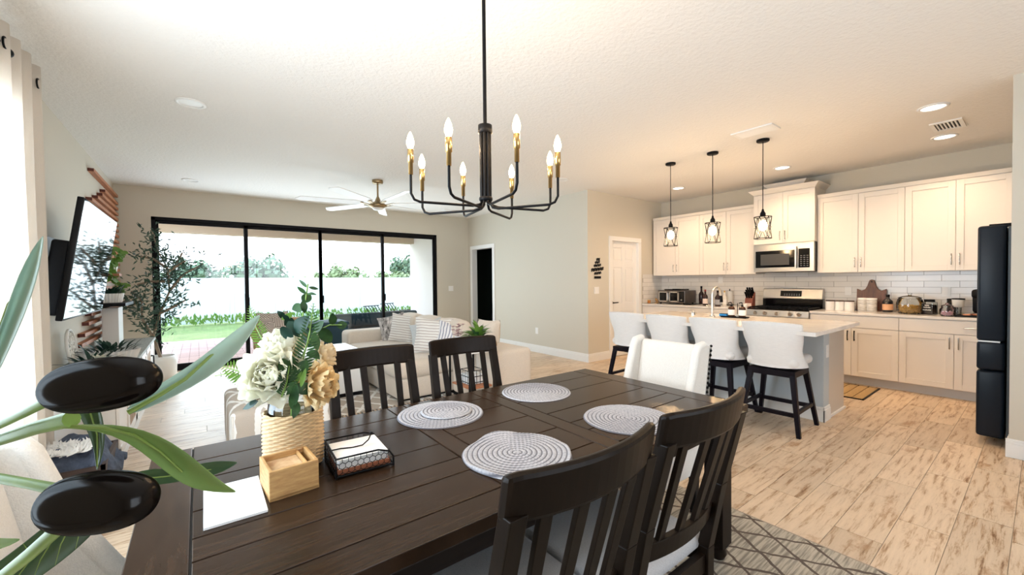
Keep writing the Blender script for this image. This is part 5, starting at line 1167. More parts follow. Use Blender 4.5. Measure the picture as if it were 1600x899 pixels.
def fern(lb, pts, dz, wmax, mt, n=22, rev=1):
    t = thing('fern_frond', lb, 'fern', tuple(NECK), group='fern fronds in the vase'); P_ = [dep(u, v, dz) for u, v in pts]; M().tube([NECK]+P_, [.0022]*len(P_)+[.0012], n=5).build('stem', 'stem', t, world=True)
    L = sum((b-a).length for a, b in zip(P_, P_[1:])); nrm = (EYE-P_[0]).normalized()
    for i in range(n):
        s = L*(i+.7)/n; k = 0
        while k < len(P_)-2 and s > (P_[k+1]-P_[k]).length: s -= (P_[k+1]-P_[k]).length; k += 1
        d = (P_[k+1]-P_[k]).normalized(); c = P_[k]+d*s; f_ = (i+.7)/n; w = wmax*(math.sin(PI*min(1, .25+.75*f_))**.8)+.003; side = d.cross(nrm).normalized()
        for sg_ in (-1, 1):
            e = (side*sg_+d*.55).normalized(); M().leaf(c, c+e*w, w*.20, nrm+side*sg_*.3, n=3, fold=.1, bend=.1).build('leaflet', mt, t, world=True)
fern('upright fern frond in the centre of the bouquet', [(465, 600), (474, 560), (484, 520), (490, 474)], 1.20, .034, 'leaf', 26)
fern('short fern frond between the cream and peach peonies', [(440, 620), (448, 598), (452, 572)], 1.14, .030, 'leaf', 14)
fern('long fern frond behind the pale leaf, rising to the left', [(430, 560), (412, 535), (397, 505), (390, 478)], 1.34, .030, 'leaf2', 22)
fern('bright fern frond spreading left of the big cream peony', [(420, 600), (395, 590), (372, 580), (345, 572)], 1.22, .042, 'leaf2', 16)
fern('dark fern tip below the bright frond', [(410, 605), (385, 596), (360, 583), (335, 588)], 1.26, .016, 'leafdark', 9)
# ---- chandelier
CHX, CHY = .936, 1.39
ch = thing('chandelier', 'black and brass eight-candle chandelier above the table', 'chandelier', (CHX, CHY, H))
Zt, Zb = 1.992-H, 1.665-H
M().lathe([(.001, -.03), (.058, -.03), (.065, -.022), (.065, 0)], n=24).build('canopy', 'black', ch)
M().cyl((0, 0, -.03), (0, 0, Zt), .0075, n=10).build('rod', 'black', ch)
M().lathe([(.010, Zt+.006), (.028, Zt), (.029, Zt-.030), (.024, Zt-.034), (.001, Zt-.034)], n=20).build('top_cap', 'black', ch)
for k in range(8):
    a = 2*PI*k/8; M().cyl((.0185*math.cos(a), .0185*math.sin(a), Zt-.03), (.0185*math.cos(a), .0185*math.sin(a), Zb+.03), .0058, n=8).build('stem_tube', 'black', ch)
M().lathe([(.001, Zb+.038), (.026, Zb+.038), (.028, Zb+.030), (.026, Zb+.022), (.001, Zb+.022)], n=20).build('lower_collar', 'black', ch)
for k in range(8):
    a = math.atan2(-CHY, -CHX)+2*PI*(k+.5)/8-.03; long_ = k % 2 == 0; R1 = .30; cz = Zb+(.085 if k % 2 else .085)
    dx, dy = math.cos(a), math.sin(a); P_ = lambda r, z: (r*dx, r*dy, z)
    zl = Zb-.012+(0 if k % 2 else .012)
    pts = [P_(.0185, Zb+.03), P_(.020, Zb+.012), P_(.030, zl+.006), P_(.055, zl), P_(R1-.035, zl), P_(R1-.012, zl+.008), P_(R1, zl+.030), P_(R1, zl+.105)]
    ar = M().tube(pts, .0052, n=8).build('arm', 'black', ch)
    z0 = zl+.100
    M().lathe([(.001, z0), (.0085, z0), (.0085, z0+.045), (.0115, z0+.046), (.0115, z0+.095), (.001, z0+.096)], c=(R1*dx, R1*dy, 0), n=14).build('candle_sleeve', 'brass', ar)
    M().lathe([(.008, z0+.096), (.0135, z0+.112), (.0145, z0+.122), (.010, z0+.142), (.003, z0+.158), (.001, z0+.160)], c=(R1*dx, R1*dy, 0), n=14).build('bulb', 'bulb', ar)
for k in range(8):
    a = math.atan2(-CHY, -CHX)+2*PI*(k+.5)/8-.03; lamp('candle_glow', 'POINT', (CHX+.30*math.cos(a), CHY+.30*math.sin(a), H+Zb+.32), 4.5, (1, .66, .36), shadow_soft_size=.02)
# ============================================================ LIVING AREA
lr = thing('living_rug', 'cream living-room rug with raised white crossing lines', 'rug', (1.5, 5.6, 0))
M().box((.45, 4.35, .001), (3.2, 7.2, .012)).build('pile', 'rug2', lr, world=True)
m = M()
for k in range(70): x = .47+k*.039; m.box((x, 4.30, .001), (x+.012, 4.352, .006))
m.build('fringe', mat('dark_fringe', (.20, .17, .15), .9), lr, world=True, kind='stuff')
# pouf
pf = thing('pouf', 'square cream pouf with macrame line pattern beyond the table', 'pouf', (.52, 4.05, 0))
M().rb((.17, 3.60, .0), (.87, 4.50, .42), .05, n=4, puff=.05).build('cover', 'rug2', pf, world=True)
for p in ((.17, 3.60), (.87, 3.60), (.17, 4.50), (.87, 4.50)): M().cyl((p[0]+(.018 if p[0] < .5 else -.018), p[1]+(.018 if p[1] < 4 else -.018), .03), (p[0]+(.018 if p[0] < .5 else -.018), p[1]+(.018 if p[1] < 4 else -.018), .39), .012, n=6).build('corner_piping', 'linen', pf, world=True)
# sectional sofa
so = thing('sectional_sofa', 'large sand-coloured sectional sofa facing the television wall', 'sofa', (2.3, 5.2, 0))
M().box((1.80, 4.42, .0), (2.95, 6.55, .05)).box((2.43, 3.50, 0), (2.87, 4.42, .05)).build('plinth', 'black', so, world=True)
M().rb((1.75, 4.36, .04), (2.95, 6.60, .27), .03).build('base', 'sofa', so, world=True)
M().rb((1.74, 6.27, .04), (2.95, 6.62, .635), .06, n=4).build('far_arm', 'sofa', so, world=True)
M().rb((2.70, 4.34, .04), (2.96, 6.60, .66), .06, n=4).build('back_frame', 'sofa', so, world=True)
M().rb((2.40, 3.44, .04), (2.91, 4.34, .63), .05, n=4).build('near_end_block', 'sofa', so, world=True)
for a, b in ((5.30, 6.26), (4.36, 5.29)): M().rb((1.73, a, .26), (2.72, b, .47), .07, n=4, puff=.10).build('seat_cushion', 'sofa', so, world=True)
for a, b in ((5.62, 6.26), (4.98, 5.62), (4.36, 4.98)): M().rb((2.48, a, .46), (2.74, b, .86), .09, n=4, puff=.15, T=None).build('back_cushion', 'sofa', so, world=True)
def pillow(lb, c, w, h, th, mt, face, roll=0, name='throw_pillow', lean=0):
    t = M(); n = 15
    def fn(s):
        def g(u, v):
            x, y = 2*u-1, 2*v-1; e = ((1-abs(x)**2.6)*(1-abs(y)**2.6)); k = .93+.07*(x*x*y*y)
            return (x*w/2*k*(1-.05*(1-y*y)), s*th/2*max(0, e)**.45, y*h/2*k*(1-.05*(1-x*x)))
        return g
    t.grid(fn(1), n, n).grid(lambda u, v: fn(-1)(1-u, v), n, n)
    o = t.build(name, mt); f = Vector(face); f.normalize()
    # local +-y is the thin axis; keep local z up-ish
    ya = f; xa = ya.cross(Vector((0, 0, 1))).normalized(); za = xa.cross(ya)
    o.matrix_world = Matrix.Translation(c) @ Matrix(((xa.x, ya.x, za.x, 0), (xa.y, ya.y, za.y, 0), (xa.z, ya.z, za.z, 0), (0, 0, 0, 1))) @ Matrix.Rotation(roll, 4, 'Y')
    return tag(o, lb, 'pillow', 'throw pillows on the sofa')
def at(u, v, z): return dep(u, v, z)
pillow('black and white braided pillow against the far sofa arm', (2.37, 6.12, .66), .42, .42, .15, 'braid', (-.55, -.75, .30), .25)
pillow('cream striped pillow leaning on the braided pillow', (2.42, 5.86, .66), .44, .46, .16, 'stripe', (-.75, -.55, .22), -.08)
pillow('curved speckled light grey pillow in the middle of the sofa', (2.42, 5.05, .64), .48, .42, .16, 'greycush', (-.75, -.55, .35), .28)
pillow('large cream pillow with brown stripes, nearest the middle of the sofa', (2.33, 4.68, .68), .48, .46, .17, 'stripe', (-.55, -.8, .2), -.08)
pillow('white pillow with blue dashes near the side table', (2.50, 4.50, .66), .40, .38, .14, 'zigzag', (-.4, -.9, .25), -.25)
pillow('tan back cushion rising behind the side table', (2.78, 4.10, .75), .34, .30, .20, 'sofa', (-.9, -.3, .1), 0)
# coffee table
ct2 = thing('coffee_table', 'white boxy coffee table in front of the sofa', 'coffee table', (1.29, 5.5, 0))
M().box((.98, 5.00, .06), (1.60, 5.93, .485)).build('body', 'white', ct2, world=True, bevel=.006); M().box((1.01, 5.03, .0), (1.57, 5.90, .06)).build('plinth', 'black', ct2, world=True)
M().box((.96, 4.98, .485), (1.62, 5.95, .52)).build('top', 'white', ct2, world=True, bevel=.004)
dt = thing('storage_ottoman', 'dark teal cabinet standing left of the sofa by the glass door', 'cabinet', (1.62, 7.35, 0))
M().rb((1.35, 7.05, .04), (1.98, 7.62, .66), .03).build('body', 'teal', dt, world=True); M().rb((1.34, 7.04, .66), (1.99, 7.63, .72), .02).build('lid', 'teal', dt, world=True)
for a in (1.38, 1.92): 
    for b in (7.08, 7.56): M().cyl((a, b, 0), (a, b, .05), .02).build('foot', 'black', dt, world=True)
# side table with tray, plant, books
sd = thing('side_table', 'small white-topped table with black metal legs at the near sofa end', 'side table', (2.36, 3.70, 0))
tz = .70
M().box((2.06, 3.38, tz-.045), (2.375, 3.80, tz)).build('top', 'white', sd, world=True, bevel=.004)
for a in (2.075, 2.36):
    for b in (3.395, 3.785): M().box((a-.009, b-.009, 0), (a+.009, b+.009, tz-.045)).build('leg', 'black', sd, world=True)
M().box((2.09, 3.41, .30), (2.345, 3.77, .315)).build('shelf', 'redwood', sd, world=True)
bs = thing('black_basket', 'small black wire basket on the shelf of the side table', 'basket', (2.23, 3.6, .315)); 
for z in (.02, .08, .14): M().tube([(-.085, -.085, z), (.085, -.085, z), (.085, .085, z), (-.085, .085, z), (-.085, -.085, z)], .004, n=5).build('wire_ring', 'black', bs)
for k in range(5): 
    a = -.085+.0425*k; M().cyl((a, -.085, .0), (a, -.085, .14), .003, n=5).cyl((-.085, a, .0), (-.085, a, .14), .003, n=5).build('wire_upright', 'black', bs)
M().box((-.08, -.08, .002), (.08, .08, .10)).build('liner', 'chwhite', bs)
p0 = on(737, 524, 'z', tz+.05); bk2 = thing('wooden_block_box', 'cream and tan lidded box on the side table', 'box', (2.12, 3.62, tz), rz=.5); M().box((-.09, -.06, 0), (.09, .06, .045)).build('body', 'tan', bk2, bevel=.003); M().box((-.095, -.065, .045), (.095, .065, .062)).build('lid', 'linen', bk2, bevel=.003)
wt = tag(M().box((-.12, -.10, 0), (.12, .10, .008)).box((-.12, -.10, .008), (-.112, .10, .045)).box((.112, -.10, .008), (.12, .10, .045)).box((-.112, -.10, .008), (.112, -.092, .045)).box((-.112, .092, .008), (.112, .10, .045)).build('planter_tray', 'white', bevel=.002), 'white tray holding the leafy plant on the side table', 'tray'); wt.location = (2.25, 3.50, tz+.001); wt.rotation_euler.z = .25
pl = thing('potted_plant', 'bushy green plant in a dark pot on the white side-table tray', 'plant', (2.25, 3.51, tz+.010)); M().lathe([(.001, 0), (.055, 0), (.07, .06), (.062, .06)], n=18).build('pot', 'black', pl)
for k in range(46):
    a = random.uniform(0, 2*PI); e = random.uniform(.15, 1.2); L = random.uniform(.09, .19); d = Vector((math.cos(a)*math.cos(e), math.sin(a)*math.cos(e), math.sin(e))); b0 = Vector((0, 0, .05))+d*.04
    M().leaf(b0, b0+d*L, .05, (0, 0, 1), n=4, bend=.35).build('leaf', random.choice(['leaf', 'leaf2', 'leaf2']), pl)
pk = thing('dried_flowers', 'dusty pink and maroon dried flowers left of the leafy plant', 'flowers', (2.15, 3.74, tz)); M().lathe([(.001, 0), (.03, 0), (.04, .05), (.03, .09), (.026, .09)], n=14).build('vase', 'white', pk)
MT['pinkf'] = mat('dusty_pink', (.72, .52, .52), .8, var=.6, vscale=30, col2=(.22, .07, .08))
for k in range(18):
    a = random.uniform(0, 2*PI); r = random.uniform(0, .07); c = Vector((r*math.cos(a), r*math.sin(a), random.uniform(.10, .22))); m = M()
    for q in range(6): b_ = 2*PI*q/6; m.leaf(c, c+Vector((math.cos(b_)*.03, math.sin(b_)*.03, .012)), .022, (0, 0, 1), n=3)
    m.tube([(0, 0, .06), c], .0015, n=4); m.build('blossom', 'pinkf', pk)
bd_ = thing('wood_bead_garland', 'string of natural wood beads draped over the tray corner', 'beads', (2.345, 3.40, tz))
for k in range(14):
    a = k/13*PI; M().sph((.04*math.cos(a)+.01, -.02+.02*math.cos(a), .012+.055*math.sin(a)), .0105, n=5).build('bead', 'tan', bd_)
# accent chair
ac = thing('rattan_armchair', 'rattan armchair with arched sides near the sliding door', 'chair', (.98, 6.55, 0), rz=math.radians(8))
for sx in (-1, 1):
    n = 14; hw, hh = .13, .66
    for rr, mt_, off in ((.026, 'linen', 0), (.016, 'tan', .055)):
        q = [(sx*.34, -.28-hw+off, .02), (sx*.34, -.28-hw+off, hh-hw)]+[(sx*.34, -.28-(hw-off)*math.cos(PI*k/n), hh-hw+(hw-off)*math.sin(PI*k/n)) for k in range(1, n)]+[(sx*.34, -.28+hw-off, hh-hw), (sx*.34, -.28+hw-off, .02)]
        M().tube(q, rr, n=8).build('arched_arm', mt_, ac)
    M().box((sx*.34-.012, -.32, .10), (sx*.34+.012, -.24, .52)).build('arm_panel', 'tan', ac)
    M().tube([(sx*.34, -.12, .45), (sx*.34, .34, .62), (sx*.32, .40, .84)], .02).build('back_post', 'tan', ac)
M().rb((-.32, -.38, .26), (.32, .34, .42), .05, n=4, puff=.1).build('seat_cushion', 'sofa', ac); M().rb((-.32, .26, .40), (.32, .40, .84), .05, n=4, puff=.1).build('back_cushion', 'tan', ac)
M().box((-.32, -.36, .16), (.32, .34, .25)).build('seat_frame', 'tan', ac)
pc = dep(426, 508, 5.2); pillow('brown and cream maze-patterned square pillow on the rattan armchair', pc, .36, .34, .13, 'maze', (-.15, -.95, .2), .03)
# console
cx0_, cx1_, cy0_, cy1_ = XL+.004, -.475, 4.15, 7.30; cz = .655
cn = thing('media_console', 'long white media console with grey top under the television', 'console', (-.7, 5.7, 0))
M().box((cx0_, cy0_, .07), (cx1_-.02, cy1_, cz-.035)).build('carcass', 'cab', cn, world=True); M().box((cx0_, cy0_+.02, 0), (cx1_-.005, cy1_-.02, .07)).build('base', 'trim', cn, world=True)
M().box((cx0_, cy0_-.01, cz-.035), (cx1_+.012, cy1_+.01, cz)).build('top', mat('weathered_grey_top', (.36, .37, .33), .6, var=.4, vscale=8, stretch=(8, 1, 1)), cn, world=True, bevel=.003)
n = 6; dw = (cy1_-cy0_)/n
for i in range(n):
    a, b = cy0_+i*dw+.004, cy0_+(i+1)*dw-.004; x = cx1_
    d = M().box((x-.018, a, .09), (x, a+.05, cz-.05)).box((x-.018, b-.05, .09), (x, b, cz-.05)).box((x-.018, a, .09), (x, b, .15)).box((x-.018, a, cz-.10), (x, b, cz-.05)).build('door', 'cab', cn, world=True, bevel=.002)
    if i in (1, 4):
        for k in range(7): M().box((x-.012, a+.055+(b-a-.11)*k/7, .155), (x-.004, a+.055+(b-a-.11)*(k+.7)/7, cz-.105)).build('wood_slat', 'tan', d, world=True)
    else: M().box((x-.012, a+.05, .15), (x-.006, b-.05, cz-.10)).build('panel', 'cab', d, world=True)
    hy = b-.03 if i % 2 == 0 else a+.03; M().tube([(x, hy, .36), (x+.025, hy, .37), (x+.025, hy, .47), (x, hy, .48)], .006, n=6).build('handle', 'black', d, world=True)
def succ(name, lb, loc, pr, ph, fluted, n, L, mt_='leafdark', wl=.03, cat='plant'):
    t = thing(name, lb, cat, loc); m = M()
    def fn(u, v):
        a = 2*PI*u; r = pr*(.84+.16*v)*(1+(.035*math.cos(a*26) if fluted else 0)); return (r*math.cos(a), r*math.sin(a), ph*v)
    m.grid(fn, 156 if fluted else 24, 5, wrap=True); m.lathe([(pr, ph), (pr*.9, ph), (pr*.88, ph-.012), (.001, ph-.012)], n=24).lathe([(pr*.84, 0), (.001, 0)], n=24); m.build('bowl', 'white', t)
    for k in range(n):
        a = random.uniform(0, 2*PI); r = random.uniform(0, pr*.85); e = random.uniform(.2, 1.1); d = Vector((math.cos(a)*math.cos(e), math.sin(a)*math.cos(e), math.sin(e))); b0 = Vector((r*math.cos(a), r*math.sin(a), ph-.01))
        M().leaf(b0, b0+d*L*random.uniform(.6, 1.1), wl, (0, 0, 1), n=4, bend=.2).build('leaf', mt_, t)
    return t
succ('fluted_planter', 'wide cream fluted bowl of dark succulents on the console', (-.66, 5.35, cz), .21, .095, True, 60, .13)
wf = succ('console_plant', 'dark low plant with one white bloom at the near end of the console', (-.70, 4.75, cz), .10, .05, False, 46, .17, cat='plant')
m = M()
for k in range(16): a = 2*PI*k/16; m.leaf((.05, -.02, .10), (.05+.055*math.cos(a), -.02+.055*math.sin(a), .115+.02*(k % 2)), .025, (0, 0, 1), n=3)
m.build('white_bloom', 'petalw', wf)
# round ornament
ro = thing('round_ornament', 'white round lattice ornament leaning at the wall end of the console', 'ornament', (-.86, 5.15, cz)); T = Matrix.Rotation(-.10, 4, 'Y'); R_ = .155
P_ = [T @ Vector((0, R_*math.cos(a), .165+R_*math.sin(a))) for a in [2*PI*k/36 for k in range(37)]]; M().tube(P_, .012, n=8, cap=False).build('hoop', 'whitematte', ro)
for k in range(12):
    a = 2*PI*k/12; c = Vector((0, .085*math.cos(a), .165+.085*math.sin(a))); M().tube([T @ (c+Vector((0, .05*math.cos(b), .05*math.sin(b)))) for b in [2*PI*q/14 for q in range(15)]], .004, n=5, cap=False).build('lattice_ring', 'whitematte', ro)
M().sph(T @ Vector((0, 0, .165)), .022, n=6).build('hub', 'whitematte', ro)
# television on its tilting arm
tv = thing('television', 'large flat television on a wall arm, tilted down, reflecting the windows', 'television', (-.66, 4.75, 1.54))
tl = math.atan2(.123, .85); T = Matrix.Translation((-.665, 4.745, 1.543)) @ Matrix.Rotation(tl, 4, 'Y')
M().rb((-.035, -.717, -.428), (0, .717, .428), .006, n=1, T=T).build('bezel', 'black', tv, world=True)
M().box((0, -.708, -.412), (.0025, .708, .419), T=T).build('screen', 'screen', tv, world=True)
M().rb((-.13, -.66, -.40), (-.033, .60, .12), .02, T=T).build('rear_housing', 'black', tv, world=True)
M().box((XL+.002, 4.45, 1.40), (XL+.025, 5.05, 1.75)).build('wall_plate', 'black', tv, world=True)
M().hexa([(XL+.02, 4.62, 1.52), (-.70, 4.62, 1.50), (-.70, 4.72, 1.50), (XL+.02, 4.72, 1.52), (XL+.02, 4.62, 1.58), (-.70, 4.62, 1.58), (-.70, 4.72, 1.58), (XL+.02, 4.72, 1.58)]).hexa([(XL+.02, 4.82, 1.52), (-.70, 4.82, 1.50), (-.70, 4.92, 1.50), (XL+.02, 4.92, 1.52), (XL+.02, 4.82, 1.58), (-.70, 4.82, 1.58), (-.70, 4.92, 1.58), (XL+.02, 4.92, 1.58)]).build('mount_arm', 'black', tv, world=True)
# slat wall feature
sw = thing('slat_wall_feature', 'staggered reddish wood slats on the left wall at the far corner', 'wall decoration', (XL, 7.3, 1.6))
top_ = [(2.66, 6.55), (2.55, 7.25), (2.47, 7.05), (2.39, 6.75), (2.31, 6.40)]
z = 2.23; k = 0
sl_list = list(top_)
while z > 1.15: sl_list.append((z, 7.0+.12*math.sin(k*2))); z -= .082; k += 1
sl_list += [(1.05, 6.2), (.96, 6.05), (.86, 5.85), (.77, 5.7)]
for z, ya in sl_list: M().box((XL+.001, ya, z-.019), (XL+.055, YB-.02, z+.019)).build('slat', 'redwood', sw, world=True, bevel=.004); M().box((XL+.003, ya-.003, z-.016), (XL+.052, ya, z+.016)).build('slat_end', 'redend', sw, world=True)
# shelf column with plants (white upright speaker box under a black shelf)
wp = thing('white_tower', 'slim white upright box below the black shelf in the corner', 'tower', (-.80, 6.62, .70)); M().box((-.86, 6.45, .66), (-.72, 6.78, 1.10)).build('body', 'white', wp, world=True, bevel=.006); M().box((-.84, 6.47, .655), (-.74, 6.76, .662)).build('base', 'black', wp, world=True)
sf = thing('wall_shelf', 'small black shelf on the slat wall carrying a fluted pot', 'shelf', (-.80, 6.4, 1.15)); M().box((XL+.05, 6.05, 1.13), (-.62, 6.75, 1.165)).build('board', 'black', sf, world=True, bevel=.004); M().hexa([(XL+.05, 6.3, 1.08), (-.75, 6.3, 1.125), (-.75, 6.36, 1.125), (XL+.05, 6.36, 1.08), (XL+.05, 6.3, 1.13), (-.75, 6.3, 1.13), (-.75, 6.36, 1.13), (XL+.05, 6.36, 1.13)]).build('bracket', 'black', sf, world=True)
succ('shelf_plant', 'dense low dark plant in a fluted pot on the black shelf', (-.78, 6.35, 1.166), .12, .10, True, 90, .13, 'leafdark', .022)
pv = thing('hanging_pothos', 'trailing bright green pothos in a white pot high on the slat wall', 'plant', (-.84, 6.95, 1.50)); M().lathe([(.001, 0), (.055, 0), (.075, .13), (.066, .13)], n=18).build('pot', 'white', pv); M().box((-.11, -.10, -.03), (.09, .10, 0)).build('shelf_board', 'redwood', pv)
for k in range(70):
    s = k/70; a = random.uniform(0, 2*PI); c = Vector((.02+.05*math.sin(s*9)+random.uniform(-.03, .05), -.02+.12*math.cos(s*7)+random.uniform(-.08, .05), .32-.55*s)); d = Vector((math.cos(a)*.5+.3, math.sin(a)*.5-.5, -.3)).normalized()
    M().leaf(c, c+d*.085, .075, (.7, -.7, .3), n=4, shape=.8).build('leaf', 'leaf2', pv)
M().tube([(0, 0, .12), (.04, -.04, .30), (.06, -.08, .12), (.05, -.05, -.1), (.04, -.03, -.26)], .004, n=5).build('vine', 'stem', pv)
# potted olive tree
ot = thing('olive_tree', 'tall slender olive tree in a white pot beside the sliding door', 'tree', (-.42, 7.55, 0)); 
M().lathe([(.001, 0), (.125, 0), (.165, .10), (.175, .30), (.165, .36), (.150, .36), (.150, .32), (.001, .32)], n=28).build('pot', 'white', ot)
ow = Vector((-.42, 7.55, 0)); D_ = lambda u, v, dz=0: on(u, v, 'y', 7.55+dz)-ow
br_ = [[Vector((0, 0, .3)), D_(236, 522), D_(222, 498), D_(222, 470), D_(205, 455)], [Vector((0, 0, .3)), D_(240, 525), D_(250, 490), D_(265, 455), D_(262, 420), D_(248, 395), D_(240, 370)], [D_(250, 490), D_(275, 478), D_(292, 468)], [D_(265, 455), D_(285, 430), D_(318, 412)], [D_(262, 420), D_(240, 405), D_(215, 400)], [D_(222, 470), D_(205, 478, .2), D_(188, 485, .1)], [D_(258, 440), D_(236, 440), D_(214, 445)], [D_(240, 370), D_(236, 360)], [D_(262, 425, -.3), D_(290, 408, -.3)], [D_(262, 440, .2), D_(285, 395, .3)]]
m = M()
for b in br_: m.tube(b, [.016*(1-i/len(b))+.004 for i in range(len(b))], n=6)
m.v = [(max(x, XL+.10+.42), y, z) for x, y, z in m.v]; m.build('trunk', 'bark', ot)
m = M()
for b in br_:
    for a, c in zip(b[1:] if len(b) > 3 else b, b[2:] if len(b) > 3 else b[1:]):
        for k in range(int((c-a).length/.0055)+20):
            p = a.lerp(c, random.random())+Vector([random.gauss(0, .075) for _ in range(3)]); d = Vector((random.gauss(0, 1), random.gauss(0, 1), random.gauss(.3, .8))).normalized()
            m.leaf(p, p+d*random.uniform(.055, .10), .022, (random.uniform(-1, 1), -1, .5), n=2, fold=.1)
m.v = [(x if x > XL+.07+.42 else XL+.07+.42+.3*(XL+.07+.42-x), y, z) for x, y, z in m.v]; m.build('foliage', 'olivebg', ot, kind='stuff')
# basket of throws
bx_ = thing('throw_basket', 'low dark crate at the near end of the console', 'basket', (-.68, 3.75, 0)); m = M(); a0, a1, b0, b1 = -.93, -.47, 3.50, 4.02
for q in (((a0, b0, 0), (a1, b1, .02)), ((a0, b0, 0), (a0+.02, b1, .26)), ((a1-.02, b0, 0), (a1, b1, .26)), ((a0, b0, 0), (a1, b0+.02, .26)), ((a0, b1-.02, 0), (a1, b1, .26))): M().box(*q).build('side_board', mat('dark_crate', (.05, .03, .025), .6) if 'dark_crate' not in bpy.data.materials else bpy.data.materials['dark_crate'], bx_, world=True)
th2 = M(); nz_ = noise.noise
def fold(cx, cy, w, d, z0, amp, sd):
    def fn(u, v):
        x, y = cx+(u-.5)*w, cy+(v-.5)*d; e = min(1, 5*min(u, 1-u, v, 1-v)+.0)
        return (x, y, z0*(.4+.6*e)+amp*nz_(Vector((u*5+sd, v*5, sd))))
    return fn
tag(M().grid(fold(-.69, 3.80, .52, .56, .33, .07, 2), 26, 26).build('throw_blanket', 'navyknit', solid=.012), 'blue-grey knitted throw heaped in the crate', 'blanket')
m = M(); 
for k in range(900):
    x, y = random.uniform(-.88, -.56), random.uniform(3.54, 3.78); p = Vector((x, y, .345+.03*nz_(Vector((x*9, y*9, 0))))); d = Vector((random.gauss(0, 1), random.gauss(0, 1), random.uniform(.2, 1))).normalized(); m.leaf(p, p+d*.05, .012, (0, -1, 1), n=2)
tag(m.build('shaggy_throw', 'chwhite', kind='stuff'), 'white shaggy throw lying over the knitted blanket', 'blanket')
# ceiling fan
MT['bronze'] = mat('aged_bronze', (.34, .25, .14), .35, 1)
fn_ = thing('ceiling_fan', 'brass ceiling fan with six long pale blades over the living area', 'ceiling fan', (2.11, 5.946, H))
M().lathe([(.075, 0), (.078, -.03), (.070, -.05), (.001, -.05)], n=24).build('canopy', 'bronze', fn_); M().cyl((0, 0, -.04), (0, 0, -.27), .013).build('downrod', 'bronze', fn_)
M().lathe([(.014, -.235), (.030, -.27), (.045, -.31), (.09, -.335), (.12, -.355), (.13, -.375), (.12, -.385), (.075, -.41), (.04, -.43), (.001, -.432)], n=28).build('motor', 'bronze', fn_)
M().lathe([(.085, -.405), (.06, -.43), (.001, -.440)], n=24).build('light_disc', 'white', fn_)
for k in range(7):
    a = 2*PI*k/7+.25; T = Matrix.Rotation(a, 4, 'Z'); 
    M().hexa([tuple(T @ Vector(q)) for q in ((.08, -.02, -.372), (.24, -.03, -.345), (.24, .03, -.345), (.08, .02, -.372), (.08, -.02, -.360), (.24, -.03, -.335), (.24, .03, -.335), (.08, .02, -.360))]).build('blade_iron', 'bronze', fn_)
    z = -.335; q = [(.20, -.045), (.34, -.075), (1.02, -.065), (1.07, -.02), (1.00, .065), (.30, .062), (.20, .04)]; n_ = len(q)
    vs = [tuple(T @ Vector((x, y, z+.010*(y/.06)*1.3-.004))) for x, y in q]+[tuple(T @ Vector((x, y, z+.010*(y/.06)*1.3+.004))) for x, y in q]
    M().add(vs, [tuple(range(n_))[::-1], tuple(range(n_, 2*n_))]+[(i, (i+1) % n_, n_+(i+1) % n_, n_+i) for i in range(n_)]).build('blade', 'white', fn_)
# curtain and rod
cu2 = thing('curtain', 'long cream linen curtain panel at the left edge', 'curtain', (-.80, 3.4, 0))
def cf(u, v):
    y = 2.75+1.14*u; z = .015+2.715*v; ph = u*2*PI*6.5
    return (-.79+.045*math.sin(ph)*(1-.25*v)+.008*nz_(Vector((u*8, v*2, 0))), y+.012*math.sin(ph*.5+v*2), z)
M().grid(cf, 180, 12).build('panel', 'curtain', cu2, world=True, solid=.003)
for k in range(5):
    u = (.02+k*.2308); q = cf(u, .965); M().tube([(q[0]+.0, q[1]+.028*math.cos(a), 2.62+.028*math.sin(a)) for a in [2*PI*j/16 for j in range(17)]], .005, n=6, cap=False).build('grommet', 'black', cu2, world=True)
cr = thing('curtain_rod', 'black curtain rod end at the top left corner', 'curtain rod', (-.79, 2, 2.62)); M().cyl((-.79, .35, 2.62), (-.79, 3.42, 2.62), .014, n=14).build('pole', 'black', cr, world=True)
for y in (.35, 3.42): M().sph((-.79, y, 2.62), .026, n=8).build('finial', 'black', cr, world=True)
for y in (.6, 3.30): M().cyl((XL, y, 2.62), (-.79, y, 2.62), .008).cyl((XL, y, 2.62), (XL+.01, y, 2.62), .03).build('bracket', 'black', cr, world=True)
# ============================================================ FOREGROUND OLIVE BRANCH (a tall faux olive in a pot left of the camera)
ob = thing('olive_branch_plant', 'close olive branch with two black olives filling the left foreground', 'plant', (-.42, .06, 0))
def fgstem(pts, r, mt_='stem', nm='stem'): return M().tube([dep(*p) for p in pts], r, n=10).build(nm, mt_, ob, world=True)
root = dep(-330, 900, .24)
T0 = dep(-150, 760, .22)
M().lathe([(.001, 0), (.14, 0), (.17, .28), (.155, .28), (.15, .24), (.001, .24)], c=(-.42, .06, 0), n=24).build('pot', 'white', ob, world=True)
M().tube([(-.42, .06, .2), (-.40, .08, .7), (-.36, .07, 1.0), T0], [.014, .011, .008, .004], n=8).build('trunk', 'bark', ob, world=True)
M().tube([T0, dep(-60, 700, .20), dep(0, 688, .185), dep(60, 668, .18), dep(112, 655, .178)], [.0035, .0028, .0026, .0030, .0036], n=10).build('stem', 'stem', ob, world=True)
M().tube([T0, dep(-60, 690, .19), dep(0, 664, .18), dep(40, 645, .175), dep(84, 622, .172)], [.003, .0020, .0018, .0018, .0022], n=10).build('stem', 'stem', ob, world=True)
M().tube([T0, dep(-60, 740, .18), dep(0, 748, .172), dep(50, 757, .168), dep(104, 768, .165)], [.003, .0022, .0020, .0020, .0024], n=10).build('stem', 'stem', ob, world=True)
